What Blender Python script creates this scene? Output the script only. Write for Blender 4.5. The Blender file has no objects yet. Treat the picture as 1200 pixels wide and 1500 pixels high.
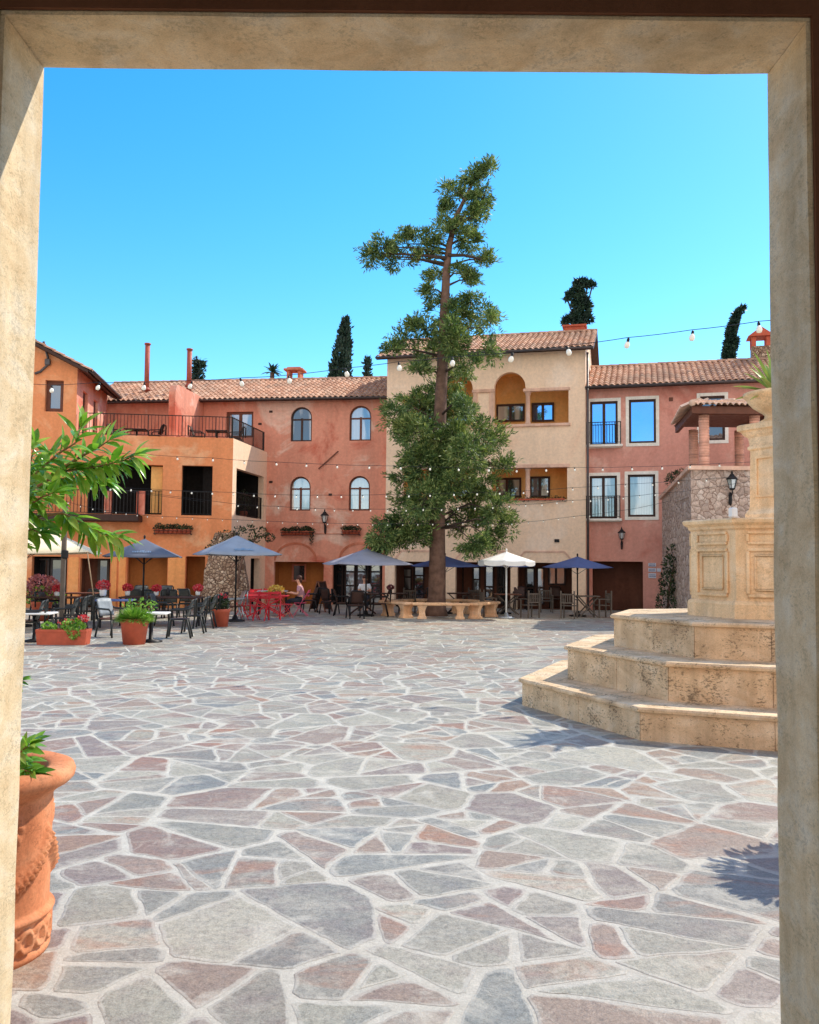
import bpy, bmesh, math, random
from mathutils import Vector, Matrix, noise
from mathutils.geometry import delaunay_2d_cdt, interpolate_bezier
R = random.Random(7)
scene = bpy.context.scene
COL = scene.collection
PI = math.pi

# ------------------------------------------------------------------ camera
FPX, PITCH, ROLL, EYE = 1300.0, 0.0592, 0.0095, 1.8
_fw = Vector((0, math.cos(PITCH), math.sin(PITCH)))
_u0 = Vector((0, -math.sin(PITCH), math.cos(PITCH)))
_x0 = Vector((1, 0, 0))
_rt = _x0 * math.cos(ROLL) + _u0 * math.sin(ROLL)
_up = _u0 * math.cos(ROLL) - _x0 * math.sin(ROLL)
CAMP = Vector((0, 0, EYE))


def ray(px, py):
    return _rt * ((px - 600) / FPX) - _up * ((py - 750) / FPX) + _fw


def at(px, py, Y):
    d = ray(px, py)
    return CAMP + d * (Y / d.y)


def gnd(px, py):
    d = ray(px, py)
    return CAMP + d * (-EYE / d.z)


cam = bpy.data.cameras.new('camera')
cam.sensor_fit = 'AUTO'
cam.sensor_width = 36
cam.lens = 36 * FPX / 1500
cam.clip_start = 0.05
cam.clip_end = 2000
camo = bpy.data.objects.new('camera', cam)
COL.objects.link(camo)
camo.matrix_world = Matrix(((_rt.x, _up.x, -_fw.x, 0), (_rt.y, _up.y, -_fw.y, 0), (_rt.z, _up.z, -_fw.z, EYE), (0, 0, 0, 1)))
scene.camera = camo
scene.view_settings.view_transform = 'Standard'
scene.view_settings.look = 'None'
scene.view_settings.exposure = 0
scene.view_settings.gamma = 1
scene.render.resolution_x = 819
scene.render.resolution_y = 1024

# ------------------------------------------------------------------ light
SUN = Vector((0.77, 0.55, 1.0)).normalized()
elev = math.asin(SUN.z)
azim = math.atan2(SUN.x, SUN.y)
world = bpy.data.worlds.new('World')
scene.world = world
world.use_nodes = True
wn, wl = world.node_tree.nodes, world.node_tree.links
wn.clear()
sky = wn.new('ShaderNodeTexSky')
sky.sky_type = 'NISHITA'
sky.sun_disc = False
sky.sun_elevation = elev
sky.sun_rotation = azim
sky.altitude = 300
sky.air_density = 1.0
sky.dust_density = 0.4
sky.ozone_density = 2.2
hsv = wn.new('ShaderNodeHueSaturation')
hsv.inputs['Saturation'].default_value = 1.42
hsv.inputs['Value'].default_value = 1.92
hsv.inputs['Hue'].default_value = 0.492
bg = wn.new('ShaderNodeBackground')
bg.inputs['Strength'].default_value = 0.15
wo = wn.new('ShaderNodeOutputWorld')
wl.new(sky.outputs[0], hsv.inputs['Color'])
# unseen cloud bank added behind the camera, warm fill for the shaded facades
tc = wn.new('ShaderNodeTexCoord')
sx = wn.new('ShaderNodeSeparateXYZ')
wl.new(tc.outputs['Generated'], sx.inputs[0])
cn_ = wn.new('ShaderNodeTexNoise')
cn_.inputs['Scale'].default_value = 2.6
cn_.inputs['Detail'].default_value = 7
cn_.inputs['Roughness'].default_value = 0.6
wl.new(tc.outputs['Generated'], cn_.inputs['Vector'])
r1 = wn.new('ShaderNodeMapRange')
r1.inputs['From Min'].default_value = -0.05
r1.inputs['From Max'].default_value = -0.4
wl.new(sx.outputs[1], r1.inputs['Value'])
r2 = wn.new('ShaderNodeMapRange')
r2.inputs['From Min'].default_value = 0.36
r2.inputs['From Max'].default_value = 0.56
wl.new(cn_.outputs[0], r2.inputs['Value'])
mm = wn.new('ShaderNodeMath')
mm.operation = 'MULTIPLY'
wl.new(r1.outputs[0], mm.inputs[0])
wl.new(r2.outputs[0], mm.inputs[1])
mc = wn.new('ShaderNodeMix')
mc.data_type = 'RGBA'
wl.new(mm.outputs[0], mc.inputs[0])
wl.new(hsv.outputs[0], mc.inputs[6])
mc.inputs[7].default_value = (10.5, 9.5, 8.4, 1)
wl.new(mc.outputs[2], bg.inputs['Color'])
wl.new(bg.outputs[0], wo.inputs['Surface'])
sl = bpy.data.lights.new('sun', 'SUN')
sl.energy = 5.0
sl.angle = math.radians(0.5)
sl.color = (1.0, 0.92, 0.78)
so = bpy.data.objects.new('sun', sl)
COL.objects.link(so)
so.location = (20, 14, 40)
so.rotation_euler = SUN.to_track_quat('Z', 'Y').to_euler()


# ------------------------------------------------------------------ materials
def S(r, g, b):
    return tuple(((c / 255) / 12.92 if c <= 10 else ((c / 255 + 0.055) / 1.055) ** 2.4) for c in (r, g, b)) + (1,)


class NT:
    def __init__(s, name):
        s.m = bpy.data.materials.new(name)
        s.m.use_nodes = True
        s.n, s.l = s.m.node_tree.nodes, s.m.node_tree.links
        s.n.clear()
        s.out = s.n.new('ShaderNodeOutputMaterial')
        s.p = s.n.new('ShaderNodeBsdfPrincipled')
        s.l.new(s.p.outputs[0], s.out.inputs[0])
        s.geo = s.n.new('ShaderNodeNewGeometry')
        s.pos = s.geo.outputs['Position']

    def link(s, a, b):
        s.l.new(a, b)

    def setin(s, sock, v):
        if hasattr(v, 'is_output'):
            s.l.new(v, sock)
        else:
            sock.default_value = v

    def map(s, v, scale=(1, 1, 1), rot=(0, 0, 0), loc=(0, 0, 0)):
        n = s.n.new('ShaderNodeMapping')
        s.link(v, n.inputs[0])
        n.inputs['Scale'].default_value = scale
        n.inputs['Rotation'].default_value = rot
        n.inputs['Location'].default_value = loc
        return n.outputs[0]

    def noise(s, v, scale, detail=4, rough=0.55, dist=0.0):
        n = s.n.new('ShaderNodeTexNoise')
        s.link(v, n.inputs['Vector'])
        n.inputs['Scale'].default_value = scale
        n.inputs['Detail'].default_value = detail
        n.inputs['Roughness'].default_value = rough
        n.inputs['Distortion'].default_value = dist
        return n.outputs

    def vor(s, v, scale, feature='F1', dim='3D', rnd=1.0):
        n = s.n.new('ShaderNodeTexVoronoi')
        n.voronoi_dimensions = dim
        n.feature = feature
        s.link(v, n.inputs['Vector'])
        n.inputs['Scale'].default_value = scale
        n.inputs['Randomness'].default_value = rnd
        return n.outputs

    def ramp(s, f, stops, interp='LINEAR'):
        n = s.n.new('ShaderNodeValToRGB')
        s.setin(n.inputs[0], f)
        cr = n.color_ramp
        cr.interpolation = interp
        while len(cr.elements) < len(stops):
            cr.elements.new(0.5)
        for e, (p, c) in zip(cr.elements, stops):
            e.position = p
            e.color = c if hasattr(c, '__len__') else (c, c, c, 1)
        return n.outputs[0]

    def math(s, op, a, b=0.0, c=None, clamp=False):
        n = s.n.new('ShaderNodeMath')
        n.operation = op
        n.use_clamp = clamp
        s.setin(n.inputs[0], a)
        s.setin(n.inputs[1], b)
        if c is not None:
            s.setin(n.inputs[2], c)
        return n.outputs[0]

    def mix(s, f, a, b, mode='MIX'):
        n = s.n.new('ShaderNodeMix')
        n.data_type = 'RGBA'
        n.blend_type = mode
        n.clamp_factor = True
        s.setin(n.inputs[0], f)
        s.setin(n.inputs[6], a)
        s.setin(n.inputs[7], b)
        return n.outputs[2]

    def bump(s, h, strength=0.3, dist=0.02):
        n = s.n.new('ShaderNodeBump')
        n.inputs['Strength'].default_value = strength
        n.inputs['Distance'].default_value = dist
        s.link(h, n.inputs['Height'])
        s.link(n.outputs[0], s.p.inputs['Normal'])

    def done(s, col, rough=0.8, metal=0.0, spec=0.3):
        s.setin(s.p.inputs['Base Color'], col)
        s.setin(s.p.inputs['Roughness'], rough)
        s.p.inputs['Metallic'].default_value = metal
        s.p.inputs['Specular IOR Level'].default_value = spec
        return s.m


def stucco(name, c1, c2, c3, sc=0.45, bump=0.25, grime=0.25):
    t = NT(name)
    f = t.noise(t.pos, sc, 7, 0.62, 0.7)[0]
    c = t.ramp(f, [(0.34, c1), (0.45, c2), (0.55, c2), (0.63, c3), (0.75, c2)])
    v = t.map(t.pos, (2.2, 2.2, 0.22))
    st = t.ramp(t.noise(v, 1.0, 5, 0.6)[0], [(0.35, 1.0 - grime), (0.6, 1.0)])
    c = t.mix(1.0, c, st, 'MULTIPLY')
    sz = t.n.new('ShaderNodeSeparateXYZ')
    t.link(t.pos, sz.inputs[0])
    damp = t.math('ADD', t.math('MULTIPLY', sz.outputs[2], 0.6), t.math('MULTIPLY', t.noise(t.pos, 1.3, 5, 0.65)[0], 1.1))
    c = t.mix(1.0, c, t.ramp(damp, [(0.55, 0.72), (1.0, 1.0)]), 'MULTIPLY')
    fine = t.ramp(t.noise(t.pos, 9, 6, 0.7)[0], [(0.3, 0.9), (0.7, 1.12)])
    c = t.mix(1.0, c, fine, 'MULTIPLY')
    t.bump(t.noise(t.pos, 34, 5, 0.65)[0], bump, 0.02)
    return t.done(c, 0.92, 0, 0.15)


def plain(name, c, rough=0.6, metal=0.0, var=0.25, sc=6.0, bump=0.12, spec=0.35, isl=0.0):
    t = NT(name)
    f = t.ramp(t.noise(t.pos, sc, 5, 0.6)[0], [(0.28, 1 - var), (0.72, 1 + var * 0.6)])
    col = t.mix(1.0, c, f, 'MULTIPLY')
    if isl:
        col = t.mix(1.0, col, t.ramp(t.geo.outputs['Random Per Island'], [(0, 1 - isl), (1, 1 + isl * 0.7)]), 'MULTIPLY')
    if bump:
        t.bump(t.noise(t.pos, sc * 7, 4, 0.6)[0], bump, 0.01)
    r = t.ramp(t.noise(t.pos, sc * 1.7, 3)[0], [(0.3, max(0, rough - 0.1)), (0.7, min(1, rough + 0.1))])
    return t.done(col, r, metal, spec)


def leafmat(name, dark, mid, light, sc=1.6, trans=0.25, rough=0.5):
    t = NT(name)
    a = t.noise(t.pos, sc, 4, 0.6)[0]
    b = t.geo.outputs['Random Per Island']
    f = t.math('ADD', t.math('MULTIPLY', a, 0.75), t.math('MULTIPLY', b, 0.4))
    c = t.ramp(f, [(0.3, dark), (0.58, mid), (0.85, light)])
    t.done(c, rough, 0, 0.35)
    tr = t.n.new('ShaderNodeBsdfTranslucent')
    t.link(t.mix(1.0, c, (1.0, 1.0, 0.5, 1), 'MULTIPLY'), tr.inputs[0])
    ms = t.n.new('ShaderNodeMixShader')
    ms.inputs[0].default_value = trans
    t.link(t.p.outputs[0], ms.inputs[1])
    t.link(tr.outputs[0], ms.inputs[2])
    t.link(ms.outputs[0], t.out.inputs[0])
    return t.m


def stone(name, c1, c2, c3, pit=0.6, sc=1.0, bump=0.4):
    t = NT(name)
    a = t.noise(t.map(t.pos, (1, 1, 1.6)), 2.2 * sc, 8, 0.65, 0.6)[0]
    c = t.ramp(a, [(0.3, c1), (0.5, c2), (0.68, c3)])
    st = t.ramp(t.noise(t.map(t.pos, (5, 5, 0.7)), 1.0, 5, 0.6)[0], [(0.38, 0.72), (0.58, 1.0)])
    c = t.mix(0.75, c, st, 'MULTIPLY')
    pits = t.noise(t.map(t.pos, (1, 1, 1.8)), 26 * sc, 4, 0.75)[0]
    dens = t.noise(t.pos, 3.1 * sc, 4)[0]
    pv = t.math('ADD', pits, t.math('MULTIPLY', t.math('SUBTRACT', dens, 0.5), 0.55))
    pm = t.ramp(pv, [(0.56, 1.0), (0.64, 1.0 - pit)])
    c = t.mix(1.0, c, pm, 'MULTIPLY')
    fine = t.ramp(t.noise(t.pos, 90 * sc, 3, 0.6)[0], [(0.3, 0.85), (0.7, 1.1)])
    c = t.mix(1.0, c, fine, 'MULTIPLY')
    h = t.math('ADD', pm, t.math('MULTIPLY', t.noise(t.pos, 60 * sc, 5, 0.7)[0], 0.5))
    t.bump(h, bump, 0.008)
    return t.done(c, 0.85, 0, 0.2)


def rubble(name, sc, cols, mortar, edge=0.05):
    t = NT(name)
    w = t.noise(t.pos, 3.0, 3)[1]
    v = t.n.new('ShaderNodeVectorMath')
    v.operation = 'MULTIPLY_ADD'
    t.link(w, v.inputs[0])
    v.inputs[1].default_value = (0.16, 0.16, 0.16)
    t.link(t.pos, v.inputs[2])
    vv = v.outputs[0]
    e = t.vor(vv, sc, 'DISTANCE_TO_EDGE')[0]
    ccell = t.vor(vv, sc, 'F1')['Color']
    sep = t.n.new('ShaderNodeSeparateColor')
    t.link(ccell, sep.inputs[0])
    c = t.ramp(sep.outputs[0], [(i / (len(cols) - 1), k) for i, k in enumerate(cols)])
    c = t.mix(1.0, c, t.ramp(t.noise(t.pos, 14, 6, 0.7)[0], [(0.3, 0.65), (0.7, 1.2)]), 'MULTIPLY')
    m = t.ramp(t.math('ADD', e, t.math('MULTIPLY', t.noise(t.pos, 20, 3)[0], 0.04)), [(edge, 0.0), (edge * 2.2, 1.0)])
    c = t.mix(m, mortar, c)
    h = t.math('ADD', t.ramp(e, [(0.0, 0.0), (0.3, 1.0)]), t.math('MULTIPLY', t.noise(t.pos, 30, 5, 0.7)[0], 0.25))
    t.bump(h, 0.9, 0.06)
    return t.done(c, 0.9, 0, 0.15)


def glassmat(name, tint, refl=0.45, curtain=None, gc=(0.8, 0.88, 1, 1)):
    t = NT(name)
    base = tint
    if curtain:
        w = t.n.new('ShaderNodeTexWave')
        w.wave_type = 'BANDS'
        w.bands_direction = 'X'
        w.inputs['Scale'].default_value = 5.0
        w.inputs['Distortion'].default_value = 1.5
        t.link(t.map(t.pos, (1, 1, 0.15)), w.inputs['Vector'])
        cu = t.mix(t.ramp(w.outputs['Fac'], [(0.2, 0.55), (0.8, 1.0)]), tuple(x * 0.5 for x in curtain[:3]) + (1,), curtain)
        base = t.mix(t.ramp(t.noise(t.map(t.pos, (1.2, 1.2, 0.25)), 1.1, 2)[0], [(0.47, 0.0), (0.53, 1.0)]), tint, cu)
    t.done(base, 0.4, 0, 0.2)
    g = t.n.new('ShaderNodeBsdfGlossy')
    g.inputs['Roughness'].default_value = 0.03
    g.inputs['Color'].default_value = gc
    b = t.n.new('ShaderNodeBump')
    b.inputs['Strength'].default_value = 0.03
    b.inputs['Distance'].default_value = 0.05
    t.link(t.noise(t.pos, 1.6, 2)[0], b.inputs['Height'])
    t.link(b.outputs[0], g.inputs['Normal'])
    ms = t.n.new('ShaderNodeMixShader')
    ms.inputs[0].default_value = refl
    t.link(t.p.outputs[0], ms.inputs[1])
    t.link(g.outputs[0], ms.inputs[2])
    t.link(ms.outputs[0], t.out.inputs[0])
    return t.m


def grout():
    t = NT('pale_grout')
    p2 = t.pos
    c = t.mix(t.ramp(t.noise(p2, 6, 8, 0.72)[0], [(0.3, 0.0), (0.7, 1.0)]), S(176, 172, 161), S(208, 204, 192))
    c = t.mix(t.ramp(t.noise(p2, 0.8, 6, 0.65)[0], [(0.45, 0.0), (0.7, 0.5)]), c, S(194, 186, 168))
    c = t.mix(1.0, c, t.ramp(t.noise(p2, 60, 4, 0.7)[0], [(0.3, 0.82), (0.7, 1.08)]), 'MULTIPLY')
    t.bump(t.noise(p2, 30, 7, 0.75)[0], 0.5, 0.015)
    return t.done(c, 0.85, 0, 0.2)


def flagstone():
    t = NT('flagstone')
    p2 = t.pos
    r = t.geo.outputs['Random Per Island']
    cols = [S(154, 151, 138), S(159, 153, 139), S(147, 147, 139), S(175, 170, 153), S(157, 144, 132), S(151, 138, 128), S(183, 177, 159), S(159, 140, 124), S(153, 150, 138), S(166, 138, 116), S(142, 138, 129), S(168, 161, 143), S(157, 153, 141), S(159, 141, 127), S(147, 131, 123), S(163, 158, 143), S(138, 140, 135), S(155, 130, 116), S(149, 147, 138), S(170, 166, 150)]
    base = t.ramp(r, [(k / len(cols), c) for k, c in enumerate(cols)], 'CONSTANT')
    r2 = t.math('FRACT', t.math('MULTIPLY', r, 37.7))
    r3 = t.math('FRACT', t.math('MULTIPLY', r, 91.3))
    off = t.n.new('ShaderNodeCombineXYZ')
    t.link(t.math('MULTIPLY', r, 40.0), off.inputs[2])
    va = t.n.new('ShaderNodeVectorMath')
    va.operation = 'ADD'
    t.link(p2, va.inputs[0])
    t.link(off.outputs[0], va.inputs[1])
    q = va.outputs[0]
    # drifting colour inside each slab: mauve, rust and pale bands
    ns = t.noise(t.map(q, (1.0, 2.2, 1.0), (0, 0, 0.5)), 1.6, 7, 0.66, 0.8)[0]
    tint = t.mix(t.ramp(r2, [(0.62, 0.0), (0.85, 1.0)]), S(188, 181, 165), S(176, 124, 94))
    base = t.mix(t.ramp(ns, [(0.48, 0.0), (0.66, 0.65)]), base, tint)
    ns2 = t.noise(q, 2.4, 6, 0.7, 0.4)[0]
    base = t.mix(t.ramp(ns2, [(0.5, 0.0), (0.7, 0.5)]), base, t.mix(t.ramp(r3, [(0.4, 0.0), (0.6, 1.0)]), S(138, 116, 114), S(130, 135, 134)))
    grain = t.ramp(t.noise(p2, 26, 9, 0.8)[0], [(0.3, 0.48), (0.5, 0.95), (0.72, 1.25)])
    base = t.mix(1.0, base, grain, 'MULTIPLY')
    spk = t.ramp(t.noise(p2, 110, 5, 0.8)[0], [(0.32, 0.66), (0.68, 1.16)])
    base = t.mix(1.0, base, spk, 'MULTIPLY')
    # cement smeared over the slabs
    sm = t.noise(p2, 2.2, 9, 0.74, 0.6)[0]
    base = t.mix(t.ramp(sm, [(0.53, 0.0), (0.68, 0.7)]), base, S(206, 200, 184))
    at_ = t.n.new('ShaderNodeAttribute')
    at_.attribute_name = 'edge'
    ef = t.math('ADD', at_.outputs['Fac'], t.math('MULTIPLY', t.math('SUBTRACT', t.noise(p2, 9, 7, 0.75)[0], 0.5), 1.5))
    base = t.mix(t.ramp(ef, [(0.0, 0.6), (0.25, 0.0)]), base, S(196, 191, 178))
    big = t.ramp(t.noise(p2, 0.3, 4)[0], [(0.3, 0.9), (0.7, 1.08)])
    base = t.mix(1.0, base, big, 'MULTIPLY')
    h = t.math('ADD', t.math('MULTIPLY', t.noise(p2, 9, 6, 0.7, 0.5)[0], 1.2), t.math('MULTIPLY', t.noise(p2, 45, 6, 0.75)[0], 0.5))
    t.bump(h, 0.6, 0.016)
    return t.done(base, t.ramp(t.noise(p2, 7, 5)[0], [(0.3, 0.42), (0.7, 0.68)]), 0, 0.5)


def tilemat():
    t = NT('roof_tile')
    r = t.geo.outputs['Random Per Island']
    c = t.ramp(r, [(0.0, S(178, 130, 104)), (0.3, S(194, 146, 118)), (0.6, S(204, 158, 130)), (0.85, S(212, 172, 146)), (1.0, S(172, 136, 114))])
    c = t.mix(t.ramp(t.noise(t.pos, 0.8, 5, 0.65)[0], [(0.4, 0.0), (0.7, 0.6)]), c, S(120, 100, 88))
    c = t.mix(1.0, c, t.ramp(t.noise(t.pos, 12, 5, 0.7)[0], [(0.3, 0.75), (0.7, 1.12)]), 'MULTIPLY')
    t.bump(t.noise(t.pos, 40, 4)[0], 0.3, 0.01)
    return t.done(c, 0.85, 0, 0.2)


M = {}
M['grout'] = grout()
M['flagstone'] = flagstone()
M['travertine'] = stone('travertine', S(196, 164, 128), S(226, 196, 158), S(238, 214, 182), 0.58)
M['cast_stone'] = stone('cast_stone', S(230, 190, 142), S(242, 208, 164), S(248, 222, 186), 0.18, 0.7, 0.2)
M['surround'] = stone('surround', S(220, 188, 144), S(238, 212, 172), S(247, 230, 202), 0.2, 2.6, 0.3)
M['bench'] = stone('bench', S(226, 172, 126), S(242, 192, 148), S(248, 206, 168), 0.3)
M['salmon'] = stucco('salmon_stucco', S(202, 108, 86), S(226, 154, 130), S(238, 196, 176), 0.42, grime=0.14)
M['orange'] = stucco('orange_stucco', S(222, 128, 80), S(232, 148, 100), S(240, 176, 132), 0.4, grime=0.12)
M['peach'] = stucco('peach_stucco', S(242, 200, 168), S(248, 214, 184), S(252, 224, 200), 0.3, bump=0.12, grime=0.07)
M['pink'] = stucco('pink_stucco', S(202, 128, 112), S(218, 154, 138), S(230, 180, 164), 0.42, grime=0.1)
M['ochre'] = stucco('ochre_stucco', S(236, 170, 96), S(243, 184, 114), S(247, 196, 132), 0.4, grime=0.1)
M['ochre_warm'] = stucco('ochre_warm', S(238, 152, 90), S(244, 166, 104), S(248, 182, 124), 0.4, grime=0.15)
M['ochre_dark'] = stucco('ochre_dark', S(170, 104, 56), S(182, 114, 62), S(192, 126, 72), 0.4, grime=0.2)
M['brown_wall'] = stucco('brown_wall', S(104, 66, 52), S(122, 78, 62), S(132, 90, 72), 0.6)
M['trim'] = stucco('trim_stucco', S(234, 222, 208), S(242, 234, 224), S(246, 240, 232), 0.8, grime=0.08)
M['trim_red'] = stucco('trim_red', S(196, 112, 84), S(208, 126, 98), S(216, 138, 110), 0.8)
M['trim_peach'] = stucco('trim_peach_stucco', S(224, 178, 152), S(234, 190, 166), S(240, 200, 178), 0.8)
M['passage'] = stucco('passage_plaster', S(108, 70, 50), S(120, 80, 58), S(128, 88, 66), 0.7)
M['rubble'] = rubble('rubble_stone', 4.4, [S(200, 172, 156), S(216, 190, 174), S(188, 162, 148), S(226, 204, 190), S(204, 176, 160)], S(140, 112, 98), 0.03)
M['rubble_small'] = rubble('rubble_small', 7.5, [S(150, 116, 94), S(204, 172, 144), S(172, 138, 116), S(236, 208, 180), S(160, 126, 104)], S(96, 72, 58), 0.05)
M['brick'] = plain('brick_column', S(226, 166, 142), 0.9, isl=0.25, sc=4)
M['tile'] = tilemat()
M['tile_pale'] = plain('pale_tile', S(228, 192, 168), 0.8, isl=0.25)
M['wood_dark'] = plain('dark_wood', S(66, 42, 34), 0.6, isl=0.2)
M['wood_brown'] = plain('brown_wood', S(112, 66, 48), 0.6, isl=0.15)
M['wood_grey'] = plain('grey_wood', S(96, 84, 74), 0.75, isl=0.2)
M['gutter'] = plain('gutter_metal', S(92, 84, 84), 0.45, 0.4)
M['iron'] = plain('black_iron', S(34, 32, 33), 0.5, 0.3)
M['chair_black'] = plain('black_wicker', S(42, 44, 44), 0.45, isl=0.15)
M['chair_grey'] = plain('grey_wicker', S(80, 82, 80), 0.55)
M['seat_brown'] = plain('brown_seat', S(96, 60, 48), 0.6)
M['red_paint'] = plain('red_paint', S(214, 48, 58), 0.45, isl=0.12)
M['pink_paint'] = plain('pink_paint', S(226, 84, 120), 0.45)
M['alu'] = plain('aluminium', S(178, 182, 184), 0.35, 0.7)
M['alu_dull'] = plain('dull_mesh', S(140, 146, 150), 0.6, 0.2)
M['white'] = plain('white_paint', S(228, 226, 222), 0.5, var=0.08)
M['white_cloth'] = plain('white_cloth', S(232, 228, 222), 0.8, var=0.08)
M['cream_cloth'] = plain('cream_cloth', S(248, 228, 192), 0.85, var=0.1)
M['navy_cloth'] = plain('navy_cloth', S(84, 98, 144), 0.8, var=0.16, sc=2)
M['dusk_cloth'] = plain('dusk_cloth', S(98, 104, 120), 0.8, var=0.16, sc=2)
M['blue_cloth'] = plain('steel_blue_cloth', S(152, 160, 172), 0.8, var=0.16, sc=2)
M['slate_cloth'] = plain('slate_cloth', S(152, 152, 164), 0.8, var=0.16, sc=2)
M['terracotta'] = stone('terracotta', S(196, 116, 76), S(216, 138, 94), S(226, 160, 118), 0.22, 0.8, 0.3)
M['terracotta_red'] = plain('terracotta_red', S(190, 92, 66), 0.75, var=0.2)
M['flue'] = plain('rust_flue', S(164, 82, 64), 0.6, var=0.2)
M['soil'] = plain('soil', S(62, 46, 36), 0.95, sc=30)
M['bark_dark'] = plain('bark_dark', S(74, 58, 50), 0.9, var=0.4, sc=5, bump=0.6)
M['bark'] = plain('bark', S(116, 88, 74), 0.9, var=0.45, sc=5, bump=0.8)
M['bark_light'] = plain('bark_light', S(150, 124, 96), 0.85, var=0.3, sc=20)
M['conifer'] = leafmat('conifer_leaf', S(48, 70, 44), S(98, 124, 70), S(180, 188, 118), 1.1, 0.32)
M['cypress'] = leafmat('cypress_leaf', S(24, 40, 38), S(40, 62, 52), S(60, 84, 62), 1.0, 0.12)
M['shrub'] = leafmat('laurel_leaf', S(70, 126, 46), S(124, 180, 66), S(190, 218, 128), 9.0, 0.42, 0.24)
M['grassy'] = leafmat('grassy_leaf', S(70, 120, 44), S(120, 168, 66), S(176, 206, 104), 6.0, 0.35)
M['dark_leaf'] = leafmat('dark_leaf', S(26, 34, 24), S(48, 62, 38), S(84, 98, 60), 3.0, 0.2)
M['agave'] = leafmat('agave_leaf', S(112, 140, 76), S(150, 172, 92), S(204, 206, 130), 5.0, 0.25, 0.4)
M['petal_red'] = leafmat('red_petal', S(180, 36, 52), S(222, 66, 80), S(236, 130, 130), 9.0, 0.3)
M['petal_yellow'] = leafmat('yellow_petal', S(214, 170, 60), S(232, 200, 100), S(240, 220, 150), 9.0, 0.3)
M['petal_mauve'] = leafmat('mauve_petal', S(120, 60, 72), S(160, 92, 104), S(190, 130, 130), 9.0, 0.3)
M['bulb'] = plain('bulb_glass', S(246, 240, 226), 0.25, var=0.02, bump=0)
M['lamp_glass'] = glassmat('lamp_glass', S(196, 196, 190), 0.4)
M['glass_sky'] = glassmat('glass_sky', S(40, 80, 130), 0.75, None, (0.3, 0.58, 1.0, 1))  # blue of the reflected sky painted into the pane and gloss colours
M['glass_dusk'] = glassmat('glass_dusk', S(30, 30, 34), 0.14, S(200, 196, 188))
M['glass_dark'] = glassmat('glass_dark', S(24, 24, 26), 0.16)
M['glass_mid'] = glassmat('glass_mid', S(60, 62, 62), 0.26, S(206, 200, 190))
M['glass_curtain'] = glassmat('glass_curtain', S(110, 114, 118), 0.2, S(232, 228, 222))
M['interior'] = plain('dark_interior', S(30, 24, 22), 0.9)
M['skin'] = plain('skin', S(214, 160, 132), 0.55, var=0.06, bump=0.02)
M['hair'] = plain('hair', S(72, 38, 28), 0.6)
M['cloth_pink'] = plain('pink_shirt', S(186, 140, 150), 0.85)
M['cloth_white'] = plain('white_shirt', S(228, 228, 232), 0.85, var=0.08)
M['cloth_dark'] = plain('dark_trousers', S(46, 48, 58), 0.85)
M['sign_white'] = plain('sign_white', S(212, 212, 222), 0.4, var=0.04)
M['sign_blue'] = plain('sign_blue', S(70, 76, 130), 0.4, var=0.04)
M['chalk'] = plain('chalkboard', S(48, 26, 22), 0.7)


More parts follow.
